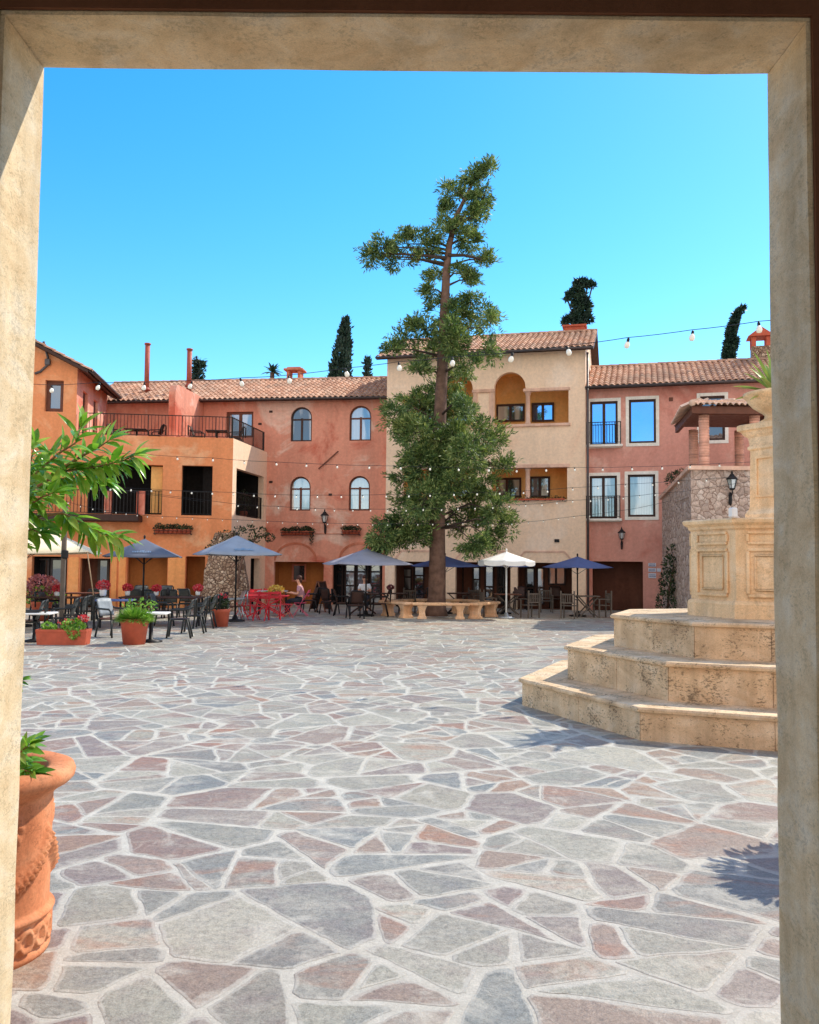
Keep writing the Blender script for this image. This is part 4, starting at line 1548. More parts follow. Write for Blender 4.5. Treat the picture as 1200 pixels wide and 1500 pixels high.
for dx in (-0.3, 0.3):
    for dy in (-0.3, 0.3):
        mb.box((dx, dy, 0.2), (0.18, 0.18, 0.42))
mb.add([(-0.55, -0.5, 0.42), (0.55, -0.5, 0.42), (0.55, 0.5, 0.42), (-0.55, 0.5, 0.42), (0, -0.5, 0.82), (0, 0.5, 0.82)], [(3, 2, 1, 0), (0, 1, 4), (2, 3, 5), (1, 2, 5, 4), (3, 0, 4, 5)])
mb.build('chimney_cap', 'terracotta_red', ph).location = (uc3, 3.9, zrp + 0.652)
q = PH.uv(983, 585)
mb = MB()
mb.box((q[0], -0.01, q[1]), (0.16, 0.03, 0.16), bev=0.01)
mb.build('wall_vent', 'wood_brown', ph)
sp = thing('sign_board', 'small stacked white and blue plaques beside the garage opening', 'sign', PH.w(PH.uv(955.5, 836)[0], 0, PH.uv(955.5, 836)[1]), PH.ang)
for zz, w_, h_, m_, name in ((0.24, 0.3, 0.14, 'sign_white', 'plaque'), (0.03, 0.3, 0.15, 'sign_white', 'plaque'), (-0.2, 0.3, 0.2, 'sign_white', 'plaque')):
    mb = MB()
    mb.box((0, -0.02, zz), (w_, 0.03, h_), bev=0.006)
    pq = mb.build(name, m_, sp)
    mb = MB()
    for q in range(2):
        xx = -0.12
        while xx < 0.11:
            l_ = R.uniform(0.015, 0.035)
            mb.box((xx + l_ / 2, -0.037, zz + 0.03 - q * 0.06), (l_, 0.004, 0.03))
            xx += l_ + 0.012
    mb.build('lettering', 'sign_blue', pq)
mb = MB()
mb.box((0.26, -0.02, 0.03), (0.16, 0.03, 0.14), bev=0.006)
mb.build('plaque', 'sign_white', sp)


# ------------------------------------------------------------------ wall lanterns
def lantern(loc, rz, label, s=1.0, arm=True):
    t = thing('wall_lantern', label, 'lamp', loc, rz, 'wall lanterns around the plaza')
    mb = MB()
    mb.lathe([(0.02, -0.42 * s), (0.05 * s, -0.36 * s), (0.06 * s, -0.1 * s), (0.03 * s, 0.02 * s)], 10, (0, -0.05 * s, 0))
    mb.tube([(0, -0.05 * s, -0.1 * s), (0.0, -0.2 * s, -0.06 * s), (0, -0.24 * s, 0.04 * s), (0, -0.22 * s, 0.12 * s)], 0.022 * s, 6)
    mb.build('bracket', 'iron', t)
    c = (0, -0.22 * s, 0)
    mb = MB()
    mb.lathe([(0.05 * s, 0.1 * s), (0.085 * s, 0.13 * s), (0.16 * s, 0.42 * s)], 6, c, smooth=False)
    mb.build('lamp_glass', 'lamp_glass', t)
    mb = MB()
    mb.lathe([(0.2 * s, 0.42 * s), (0.19 * s, 0.46 * s), (0.1 * s, 0.54 * s), (0.07 * s, 0.6 * s), (0.03 * s, 0.62 * s), (0.035 * s, 0.66 * s), (0.005, 0.74 * s)], 6, c, smooth=False)
    for k in range(6):
        a = k * PI / 3
        mb.bar((c[0] + 0.088 * s * math.cos(a), c[1] + 0.088 * s * math.sin(a), 0.12 * s), (c[0] + 0.165 * s * math.cos(a), c[1] + 0.165 * s * math.sin(a), 0.43 * s), 0.016 * s)
    mb.lathe([(0.06 * s, 0.08 * s), (0.1 * s, 0.11 * s), (0.1 * s, 0.14 * s)], 6, c, smooth=False)
    mb.build('lamp_cage', 'iron', t)
    return t


k = MH.uv(477, 769)
lantern(MH.w(k[0], 0, k[1]), MH.ang, 'black iron wall lantern between the flower boxes on the salmon house', 0.95)
k = PH.uv(911, 793)
lantern(PH.w(k[0], 0, k[1]), PH.ang, 'black iron wall lantern above the garage opening of the pink house', 0.8)


# flower boxes on brackets
def flowerbox(F, x0, x1, y0, y1, label, leaf='dark_leaf', n=9):
    q = F.rect(x0, y0, x1, y1)
    t = thing('flower_box', label, 'flower box', F.w((q[0] + q[2]) / 2, -0.16, q[1]), F.ang)
    L = q[2] - q[0]
    m = MB()
    for i in range(n):
        xx = -L / 2 + L * (i + 0.5) / n
        m.lathe([(0.07, 0.02), (0.09, 0.16), (0.1, 0.17), (0.1, 0.2), (0.08, 0.2)], 10, (xx, 0, 0))
    m.build('pots', 'terracotta_red', t)
    m = MB()
    m.bar((-L / 2 - 0.05, -0.12, 0.02), (L / 2 + 0.05, -0.12, 0.02), 0.02)
    m.bar((-L / 2 - 0.05, -0.12, 0.14), (L / 2 + 0.05, -0.12, 0.14), 0.02)
    for s_ in (-1, 1):
        m.bar((s_ * L / 2, -0.12, 0.0), (s_ * L / 2, 0.16, 0.0), 0.025)
        m.bar((s_ * L / 2, -0.12, 0.0), (s_ * L / 2, -0.12, 0.15), 0.02)
    m.build('rack', 'iron', t)
    m = MB()
    for i in range(n * 2):
        xx = -L / 2 + L * (i + 0.5) / (n * 2)
        leafcloud(m, (xx, -0.02, 0.28 + R.uniform(-0.05, 0.06)), (0.13, 0.12, 0.11), 46, 0.08, 0.55)
    if leaf == 'trail':
        for i in range(8):
            leafcloud(m, (L / 2 - 0.08, -0.1, 0.15 - i * 0.07), (0.09, 0.06, 0.08), 20, 0.07, 0.55)
    m.build('leaves', 'dark_leaf', t)
    return t


flowerbox(MH, 415, 461, 771, 785, 'wall flower box with a trailing plant, left of the lantern on the salmon house', 'trail')
flowerbox(MH, 503, 528, 771, 784, 'short wall flower box right of the lantern, partly behind the big tree', n=5)
flowerbox(WG, 228, 281, 771, 783, 'rack of small potted plants on the orange wing above the blue parasols', n=8)

# ------------------------------------------------------------------ stone buttress with climber
bp = at(330, 880, 34.3)
bt = thing('stone_buttress', 'tapering rubble stone buttress against the orange wing', 'buttress', (bp.x, bp.y, 0), WG.ang)
mb = MB()
prof = []
NB = 9
for i in range(NB):
    t = i / (NB - 1)
    z = 2.95 * t
    hw = 0.95 - 0.5 * t ** 1.3 if t < 0.95 else 0.42
    hd = 0.85 - 0.35 * t
    prof.append((hw, hd, z))
vs, fs = [], []
for hw, hd, z in prof:
    ring = [(-hw, -hd * 0.6), (-hw * 0.6, -hd), (hw * 0.6, -hd), (hw, -hd * 0.6), (hw, hd), (-hw, hd)]
    vs += [(x + R.uniform(-0.04, 0.04), y + R.uniform(-0.04, 0.04), z) for x, y in ring]
for i in range(NB - 1):
    for k in range(6):
        j = (k + 1) % 6
        fs.append((i * 6 + k, i * 6 + j, i * 6 + 6 + j, i * 6 + 6 + k))
fs += [tuple(range((NB - 1) * 6, NB * 6))]
mb.add(vs, fs)
mb.build('stonework', 'rubble_small', bt)
cp = thing('climbing_plant', 'straggly dark climber growing over the top of the stone buttress', 'plant', (bp.x, bp.y, 0), WG.ang)
mb = MB()
for px, py, rx, n in ((318, 795, 0.3, 90), (330, 785, 0.3, 90), (350, 778, 0.25, 70), (365, 775, 0.25, 80), (382, 780, 0.28, 110), (395, 788, 0.22, 80), (310, 805, 0.25, 50), (372, 790, 0.25, 60)):
    p = at(px, py, 33.9)
    q = loc_of(Frame((bp.x, bp.y), WG.ang), p)
    leafcloud(mb, (q[0], q[1], p.z), (rx, 0.25, rx * 0.8), n, 0.11, 0.55)
mb.build('leaves', 'dark_leaf', cp)
mb = MB()
q0 = loc_of(Frame((bp.x, bp.y), WG.ang), at(352, 860, 33.7))
mb.tube([(q0[0], q0[1], 0.0), (q0[0] - 0.1, q0[1], 1.2), (q0[0] + 0.1, q0[1] + 0.1, 2.2), (q0[0] - 0.3, q0[1] + 0.2, 3.0)], 0.05, 7)
mb.tube([(q0[0] + 0.1, q0[1] + 0.1, 2.2), (q0[0] + 0.6, q0[1] + 0.2, 2.8), (q0[0] + 1.0, q0[1] + 0.2, 2.9)], 0.035, 6)
mb.build('stem', 'bark', cp)

# ------------------------------------------------------------------ stone terrace and gazebo on the right
T0 = at(1012, 700, 29.25)
T1 = at(970, 760, 34.6)
zc0 = at(1012, 688, 29.25).z
zc1 = at(975, 731, 34.3).z
tr = thing('stone_terrace', 'high rubble stone terrace wall with pale coping below the gazebo', 'wall', (T0.x, T0.y, 0))
mb = MB()
X1 = 9.0
a0, a1 = Vector((0, 0, 0)), Vector((T1.x - T0.x, T1.y - T0.y, 0))
mb.quad((0, 0, -0.1), (X1, 0, -0.1), (X1, 0, zc0), (0, 0, zc0))
mb.quad((a1.x, a1.y, -0.1), (0, 0, -0.1), (0, 0, zc0), (a1.x, a1.y, zc1))
mb.quad((0, 0.3, zc0 - 0.9), (X1, 0.3, zc0 - 0.9), (X1, 6.4, zc0 - 0.9), (a1.x, a1.y, zc0 - 0.9))
mb.quad((0.3, 0.3, zc0), (0.3, 0.3, zc0 - 0.9), (X1, 0.3, zc0 - 0.9), (X1, 0.3, zc0)) if False else None
mb.build('stonework', 'rubble', tr)
mb = MB()
mb.bar((-0.06, 0.1, zc0 + 0.06), (X1, 0.1, zc0 + 0.06), 0.42, 0.13)
mb.bar((0.1, -0.08, zc0 + 0.065), (a1.x + 0.1, a1.y, zc1 + 0.065), 0.42, 0.13)
mb.build('coping', 'trim_peach', tr)
k = at(1070, 722, 29.2)
lantern((k.x, T0.y, k.z), 0.0, 'large black wall lantern on the stone terrace wall above the fountain basin', 1.0)

gz_c0 = at(1031.5, 650, 29.6)
gz_c1 = at(1016, 650, 32.9)
gz_c2 = at(1106, 650, 29.6)
gz_z = at(1022, 602, 28.9).z
gaz = thing('gazebo', 'small gazebo with round brick columns and tiled roof on the stone terrace', 'gazebo', (gz_c0.x, gz_c0.y, zc0 - 0.9))
zb = 0.0
ht = gz_z - (zc0 - 0.9)
dxg, dyg = gz_c2.x - gz_c0.x, gz_c1.y - gz_c0.y
skx = gz_c1.x - gz_c0.x
for (x, y) in ((0, 0), (dxg, 0), (skx, dyg), (dxg + skx, dyg)):
    mb = MB()
    mb.lathe([(0.165, 0.0), (0.165, ht - 0.02)], 18, (x, y, 0), fn=lambda a, z: 0)
    # courses of brick as shallow rings
    nr = int(ht / 0.09)
    for i in range(nr):
        z0 = i * ht / nr
        mb.lathe([(0.155, z0 + 0.006), (0.172, z0 + 0.012), (0.172, z0 + 0.072), (0.155, z0 + 0.08)], 18, (x + R.uniform(-0.004, 0.004), y, 0), R.uniform(0, 1), True, False)
    mb.build('column', 'brick', gaz)
mb = MB()
ev = 0.55
E = [(-ev, -ev), (dxg + ev, -ev), (dxg + skx + ev, dyg + ev), (skx - ev, dyg + ev)]
mb.bar((-ev, -ev + 0.1, ht + 0.08), (dxg + ev, -ev + 0.1, ht + 0.08), 0.12, 0.24)
mb.bar((-ev + 0.1, -ev + 0.2, ht + 0.075), (skx - ev + 0.1, dyg + ev, ht + 0.075), 0.12, 0.24)
mb.bar((dxg + ev - 0.1, -ev + 0.2, ht + 0.075), (dxg + skx + ev - 0.1, dyg + ev, ht + 0.075), 0.12, 0.24)
mb.bar((-0.3, 0, ht + 0.06), (dxg + 0.3, 0, ht + 0.06), 0.18, 0.15)
mb.quad((E[0][0], E[0][1], ht + 0.19), (E[3][0], E[3][1], ht + 0.19), (E[2][0], E[2][1], ht + 0.19), (E[1][0], E[1][1], ht + 0.19))
mb.build('roof_beam', 'wood_brown', gaz)
rz_ = ht + 0.21
ridge = 0.52
wid, dep = dxg + 2 * ev, dyg + 2 * ev
hp = wid * 0.36
roof_slope(gaz, 'roof_tiles', -ev - 0.05, dxg + ev + 0.05, -ev - 0.1, rz_, dyg / 2, rz_ + ridge, 0.2, 0.36, 'tile_pale', (hp, hp))
tl = roof_slope(gaz, 'roof_tiles', 0, dep, 0, rz_, hp, rz_ + ridge, 0.24, 0.4, 'tile_pale', (dep / 2, dep / 2))
tl.rotation_euler = (0, 0, -math.atan2(dyg, skx))
tl.rotation_euler = (0, 0, PI + math.atan2(dyg, skx))
tl.location = (skx - ev - 0.05, dyg + ev, 0)
tl = roof_slope(gaz, 'roof_tiles', 0, dep, 0, rz_, hp, rz_ + ridge, 0.24, 0.4, 'tile_pale', (dep / 2, dep / 2))
tl.rotation_euler = (0, 0, math.atan2(dyg, skx))
tl.location = (dxg + ev + 0.05, -ev, 0)
tl = roof_slope(gaz, 'roof_tiles', 0, wid, 0, rz_, dep / 2, rz_ + ridge, 0.24, 0.4, 'tile_pale', (hp, hp))
tl.rotation_euler = (0, 0, PI)
tl.location = (dxg + skx + ev, dyg + ev, 0)
mb = MB()
for k in range(5):
    f0, f1 = k / 5, (k + 1.15) / 5
    for a, b in (((-ev - 0.05, -ev - 0.1, rz_), (-ev + hp, dyg / 2, rz_ + ridge)), ((dxg + ev + 0.05, -ev - 0.1, rz_), (dxg + ev - hp, dyg / 2, rz_ + ridge))):
        A_, B_ = Vector(a).lerp(Vector(b), f0), Vector(a).lerp(Vector(b), f1)
        mb.tube([A_ + Vector((0, 0, 0.07)), B_ + Vector((0, 0, 0.04))], [0.11, 0.085], 8)
mb.build('hip_tiles', 'tile_pale', gaz)


def bush(name, label, cat, loc, blobs, mat, size=0.09, asp=0.5, group=None, part='foliage'):
    t = thing(name, label, cat, loc, 0, group)
    mb = MB()
    for c, rad, n in blobs:
        leafcloud(mb, c, rad, n, size, asp)
    mb.build(part, mat, t)
    return t


p = at(991, 699, 33.0)
sb = bush('overhanging_shrub', 'dark green shrub hanging over the sloping coping of the stone terrace', 'shrub', p, [((0, 0, 0), (0.36, 0.4, 0.24), 300), ((0.2, 0, 0.1), (0.3, 0.3, 0.24), 200), ((-0.28, -0.1, -0.15), (0.2, 0.2, 0.2), 90)], 'dark_leaf', 0.11, 0.3)
mb = MB()
mb.tube([(0.55, 0.3, -0.9), (0.4, 0.1, -0.4), (0.1, 0, 0.05)], [0.05, 0.04, 0.02], 7)
mb.build('stem', 'bark', sb)
p = at(985, 860, 32.4)
cb = bush('ivy', 'dark ivy spilling down the foot of the stone terrace wall', 'plant', (p.x, p.y, 0), [((-0.1, -0.3, 1.9), (0.35, 0.5, 0.35), 260), ((0.1, -0.3, 2.3), (0.4, 0.5, 0.4), 160), ((-0.25, -0.2, 1.2), (0.28, 0.5, 0.5), 260), ((-0.3, -0.3, 0.5), (0.4, 0.5, 0.5), 320), ((0.35, -0.6, 1.0), (0.3, 0.5, 0.8), 220), ((0.5, -0.9, 0.3), (0.5, 0.6, 0.35), 260), ((0.7, -1.0, 1.9), (0.3, 0.4, 0.5), 160)], 'dark_leaf', 0.13, 0.45)
mb = MB()
mb.tube([(-0.2, 0, 0), (-0.15, -0.1, 1.0), (0.05, -0.2, 2.1), (0.3, -0.4, 2.4)], [0.05, 0.04, 0.03, 0.02], 6)
mb.build('stem', 'bark', cb)

# ------------------------------------------------------------------ big tree
tb = gnd(639, 903)
TY = tb.y + 0.4
big = thing('conifer_tree', 'tall ragged evergreen tree ringed by stone benches in the plaza', 'tree', (tb.x, TY, 0))


def tp(px, py, dy=0.0):
    p = at(px, py, TY + dy)
    return Vector((p.x - tb.x, dy, p.z))


mb = MB()
path = [(639, 905, 0.46), (639, 893, 0.36), (639.5, 870, 0.31), (640, 830, 0.285), (641, 760, 0.26), (643, 680, 0.24), (645, 600, 0.22), (648, 540, 0.2), (651, 460, 0.17), (654, 400, 0.14), (658, 360, 0.12), (668, 318, 0.09), (684, 285, 0.06), (700, 255, 0.03)]
mb.tube([tp(x, y) for x, y, r_ in path], [r_ for *_, r_ in path], 14)
trunk = mb.build('trunk', 'bark', big)
for v in trunk.data.vertices:
    a = math.atan2(v.co.y, v.co.x)
    v.co += Vector((v.co.x, v.co.y, 0)).normalized() * 0.03 * math.sin(a * 5 + v.co.z) if v.co.z < 4 else Vector((0, 0, 0))
CL = [(690, 255, 22, 20), (718, 248, 9, 16), (708, 285, 16, 20), (664, 282, 18, 20), (648, 316, 20, 18), (692, 318, 18, 20), (660, 345, 26, 20), (618, 352, 24, 13), (590, 357, 20, 15), (560, 362, 19, 14), (544, 376, 12, 12), (585, 380, 26, 12), (626, 374, 20, 9), (686, 350, 16, 14), (706, 312, 9, 12),
      (712, 380, 7, 7), (640, 398, 13, 13), (631, 424, 10, 14), (674, 400, 16, 14), (690, 410, 11, 16), (692, 436, 13, 9), (656, 440, 10, 9),
      (660, 463, 40, 20), (622, 483, 30, 16), (596, 497, 18, 12), (700, 464, 24, 18), (718, 480, 12, 20), (660, 498, 34, 26), (638, 520, 32, 18), (686, 536, 22, 14), (574, 512, 10, 8), (616, 540, 15, 15), (668, 552, 16, 12), (720, 512, 6, 14),
      (622, 598, 40, 26), (578, 608, 20, 18), (655, 588, 36, 26), (682, 600, 14, 22), (612, 634, 32, 20), (704, 628, 18, 18), (724, 646, 18, 20), (690, 662, 34, 22), (738, 682, 12, 12), (622, 680, 38, 26), (660, 700, 34, 24), (592, 700, 16, 16), (700, 716, 34, 20), (622, 730, 38, 24), (592, 762, 32, 20), (558, 784, 22, 18), (606, 784, 28, 18), (684, 762, 32, 24), (726, 748, 26, 20), (744, 774, 10, 18), (690, 792, 22, 14), (728, 792, 10, 14), (576, 798, 16, 10), (545, 800, 10, 8), (640, 660, 30, 20), (662, 640, 26, 20)]
sc_ = TY / FPX


def trunk_x(y):
    for (x0, y0, _), (x1, y1, _) in zip(path[:-1], path[1:]):
        if y1 <= y <= y0:
            return x0 + (x1 - x0) * (y0 - y) / max(1e-6, y0 - y1)
    return path[-1][0] if y < path[-1][1] else path[0][0]


br = MB()
mb = MB()
for (x, y, rx, ry) in CL:
    low_ = max(0.0, (y - 440) / 360)
    spread = 0.45 + 1.5 * low_
    off = [R.uniform(-spread, spread)]
    if y > 560:
        off = [R.uniform(0.2, 1.7)] + ([R.uniform(-1.8, -0.4)] if R.random() < 0.72 else [])
        if abs(x - 642) > 48:
            off = [R.uniform(-0.9, 0.7)]
    elif y > 440:
        off = [R.uniform(-1.0, 0.9)]
    for dy in off:
        c = tp(x, y, dy)
        ax, az = rx * sc_, ry * sc_
        ay = min(ax, 0.62)
        yb = min(y + 10, 775)
        base = tp(trunk_x(yb), yb, 0)
        mid = base.lerp(c, 0.55) + Vector((0, 0, 0.1))
        if y > 560:
            mid.z += 0.25
        br.tube([base, mid, c], [0.055, 0.03, 0.012], 5, False)
        nsub = max(4, int(rx * ry / 52))
        for _ in range(nsub):
            while True:
                p = Vector((R.uniform(-1, 1), R.uniform(-1, 1), R.uniform(-1, 1)))
                if 0.2 < p.length < 1:
                    break
            sc2 = c + Vector((p.x * ax, p.y * ay, p.z * az))
            sr = R.uniform(0.13, 0.27) * (1.0 if y > 445 else 0.85)
            if R.random() < 0.6:
                br.tube([c, sc2], [0.012, 0.006], 4, False)
            out = (Vector((p.x, p.y, p.z * 0.6)) + Vector((0, 0, 0.12))).normalized()
            for _ in range(int((24 if y < 445 else 19) * sr / 0.2)):
                tc = sc2 + Vector((R.gauss(0, sr * 0.6), R.gauss(0, sr * 0.6), R.gauss(0, sr * 0.5)))
                od = (out * 0.7 + (tc - sc2) / sr * 0.6).normalized()
                tl_ = R.uniform(0.12, 0.22)
                for _ in range(9):
                    d = (od + Vector((R.gauss(0, 0.5), R.gauss(0, 0.5), R.gauss(0, 0.5)))).normalized()
                    q = tc + Vector((R.gauss(0, 0.06), R.gauss(0, 0.06), R.gauss(0, 0.05)))
                    w_ = d.cross(Vector((R.gauss(0, 1), R.gauss(0, 1), R.gauss(0, 1))))
                    w_ = w_.normalized() * 0.022 if w_.length > 1e-3 else Vector((0.02, 0, 0))
                    mb.add([q, q + d * tl_ * 0.5 - w_, q + d * tl_, q + d * tl_ * 0.5 + w_], [(0, 1, 2, 3)])
mb.build('crown', 'conifer', big)
for pts in ([(654, 378), (620, 374), (585, 372), (552, 372)], [(656, 374), (680, 374), (706, 380)], [(662, 335), (690, 318), (706, 300), (716, 262)], [(645, 690), (660, 680), (675, 700), (690, 718)]):
    br.tube([tp(x, y, -0.1) for x, y in pts], [0.07, 0.055, 0.04, 0.02][:len(pts)], 7, False)
br.build('limbs', 'bark_dark', big)

# stone benches in a ring around the tree
bc = Vector((tb.x + 0.12, TY, 0))


def make_bench(label):
    t = thing('stone_bench', label, 'bench', (0, 0, 0), 0, 'stone benches ringing the big tree')
    L, D, H = 1.92, 0.46, 0.53
    m = MB()
    m.box((0, 0, H - 0.045), (L, D, 0.09), bev=0.025)
    m.build('seat', 'bench', t)
    for sx in (-1, 1):
        m = MB()
        vs = []
        for z, hw, hd in ((0.0, 0.15, 0.2), (0.05, 0.15, 0.2), (0.1, 0.11, 0.17), (0.25, 0.1, 0.15), (0.36, 0.13, 0.18), (H - 0.092, 0.17, 0.21)):
            vs += [(sx * L * 0.33 - hw, -hd, z), (sx * L * 0.33 + hw, -hd, z), (sx * L * 0.33 + hw, hd, z), (sx * L * 0.33 - hw, hd, z)]
        fs = [(3, 2, 1, 0)] + [(i * 4 + k, i * 4 + (k + 1) % 4, i * 4 + 4 + (k + 1) % 4, i * 4 + 4 + k) for i in range(5) for k in range(4)] + [(20, 21, 22, 23)]
        m.add(vs, fs)
        m.build('leg', 'bench', t)
    return t


labs = ['stone bench in front of the trunk, facing the camera', 'stone bench right of the trunk, seen end-on', 'stone bench behind the trunk to the right, shaded', 'stone bench directly behind the trunk of the big tree', 'stone bench behind the trunk to the left, shaded', 'stone bench left of the trunk, seen end-on']
b0_ = make_bench(labs[0])
rb = 1.72
for i in range(6):
    a = -PI / 2 + i * PI / 3
    loc = bc + Vector((math.cos(a), math.sin(a), 0)) * rb
    o = b0_ if i == 0 else dup(b0_, loc, a + PI / 2, labs[i])
    if i == 0:
        o.location = loc
        o.rotation_euler = (0, 0, a + PI / 2)


# ------------------------------------------------------------------ background trees
def cone_tree(name, label, px, pyt, pyb, wpx, Y, lean=0.0, n=900, mat='cypress', shape_='cypress'):
    base = at(px, pyb, Y)
    top = at(px + lean, pyt, Y)
    w_ = wpx / 2 * Y / FPX
    t = thing(name, label, 'tree', (base.x, Y, 0), 0, 'trees showing above the roofs')
    H0, H1 = base.z - 1.5, top.z
    m = MB()
    dx = top.x - base.x
    m.tube([(0, 0, 0), (0, 0, H0), (dx * 0.5, 0, (H0 + H1) / 2), (dx, 0, H1 - 0.2)], [0.22, 0.18, 0.1, 0.03], 8)
    m.build('trunk', 'bark', t)
    m = MB()
    for _ in range(n):
        s_ = R.random()
        if shape_ == 'cypress':
            rr = w_ * (1 - s_) ** 0.7 * (0.75 + 0.5 * R.random())
            if s_ > 0.9:
                rr *= 0.7
        else:
            lay = int(s_ * 6)
            rr = w_ * (1.0, 0.5, 0.9, 0.75, 1.0, 0.8)[lay] * R.random() ** 0.6
        a = R.uniform(0, 2 * PI)
        z = H0 + (H1 - H0) * s_
        c = Vector((dx * s_ + rr * math.cos(a), rr * math.sin(a), z))
        L = R.uniform(0.18, 0.4)
        for _ in range(4):
            d = Vector((math.cos(a) * 0.4 + R.gauss(0, 0.4), math.sin(a) * 0.4 + R.gauss(0, 0.4), 0.9 if shape_ == 'cypress' else R.gauss(0, 0.4))).normalized()
            wv = d.cross(Vector((R.gauss(0, 1), R.gauss(0, 1), R.gauss(0, 1)))).normalized() * 0.07
            q = c + Vector((R.gauss(0, 0.08), R.gauss(0, 0.08), R.gauss(0, 0.08)))
            m.add([q, q + d * L * 0.5 - wv, q + d * L, q + d * L * 0.5 + wv], [(0, 1, 2, 3)])
    m.build('crown', mat, t)
    return t


cone_tree('cypress_tree', 'dark cypress rising behind the salmon house roof', 495, 470, 550, 30, 58, 12, 1100)


def lump_tree(name, label, lumps, Y, dens=0.9, slim=0.9):
    c0_ = at(lumps[-1][0], lumps[-1][1], Y)
    t = thing(name, label, 'tree', (c0_.x, Y, 0), 0, 'trees showing above the roofs')
    o_ = Vector((c0_.x, Y, 0))
    m, tk = MB(), MB()
    pts = [(0, 0, 0), (0, 0, c0_.z)]
    k_ = Y / FPX
    for x, y, rx, ry in reversed(lumps):
        c = at(x, y, Y) - o_
        tk.tube([pts[-1], c], 0.05, 5)
        for _ in range(int(rx * ry * dens) + 8):
            while True:
                p = Vector((R.uniform(-1, 1), R.uniform(-1, 1), R.uniform(-1, 1)))
                if p.length < 1:
                    break
            q = c + Vector((p.x * rx * k_ * slim, p.y * rx * k_ * 0.8 * slim, p.z * ry * k_))
            for _ in range(5):
                d = (p * 0.6 + Vector((R.gauss(0, 0.5), R.gauss(0, 0.5), R.gauss(0.25, 0.5)))).normalized()
                w_ = d.cross(Vector((R.gauss(0, 1), R.gauss(0, 1), R.gauss(0, 1)))).normalized() * 0.06
                L = R.uniform(0.2, 0.4)
                m.add([q, q + d * L * 0.5 - w_, q + d * L, q + d * L * 0.5 + w_], [(0, 1, 2, 3)])
    tk.tube(pts, 0.16, 7)
    tk.build('trunk', 'bark_dark', t)
    m.build('crown', 'cypress', t)
    return t


lump_tree('conifer_tree', 'dark ragged conifer behind the peach house roof', [(850, 414, 9, 5), (861, 416, 7, 4), (868, 418, 4, 2), (846, 424, 9, 7), (836, 432, 6, 4), (852, 436, 9, 7), (831, 438, 4, 3), (846, 446, 10, 7), (860, 447, 6, 5), (856, 456, 9, 6), (846, 462, 9, 8), (834, 468, 9, 4), (862, 468, 7, 4), (848, 474, 11, 8), (828, 472, 4, 3), (850, 490, 8, 10)], 56)
lump_tree('cypress_tree', 'dark cypress with a hooked tip behind the pink house roof', [(1088, 452, 2, 2), (1084, 456, 3, 3), (1079, 463, 4, 5), (1075, 472, 5, 6), (1072, 482, 6, 6), (1070, 492, 7, 7), (1069, 502, 9, 7), (1077, 500, 4, 8), (1068, 512, 11, 8), (1068, 522, 12, 8), (1068, 536, 12, 10)], 56, 1.5, 0.62)
cone_tree('conifer_tree', 'small dark treetop behind the second flue pipe', 290, 528, 556, 17, 55, 1, 260, 'cypress', 'rag')
cone_tree('cypress_tree', 'thin cypress tip beside the peach house eave', 537, 525, 556, 8, 60, 2, 160)


def rosette_tree(label, px, py, Y):
    p = at(px, py, Y)
    t = thing('palm_tree', label, 'tree', (p.x, Y, 0), 0, 'trees showing above the roofs')
    m = MB()
    m.tube([(0, 0, 0), (0, 0, p.z)], 0.14, 8)
    m.build('trunk', 'bark', t)
    m = MB()
    for i in range(26):
        a = R.uniform(0, 2 * PI)
        el = R.uniform(-0.1, 1.2)
        blade(m, (0, 0, p.z), (math.cos(a) * math.cos(el), math.sin(a) * math.cos(el), math.sin(el)), R.uniform(0.5, 0.8), 0.16, 0.5, 4)
    m.build('crown', 'cypress', t)


rosette_tree('small palm crown showing over the salmon house ridge', 399, 546, 52)


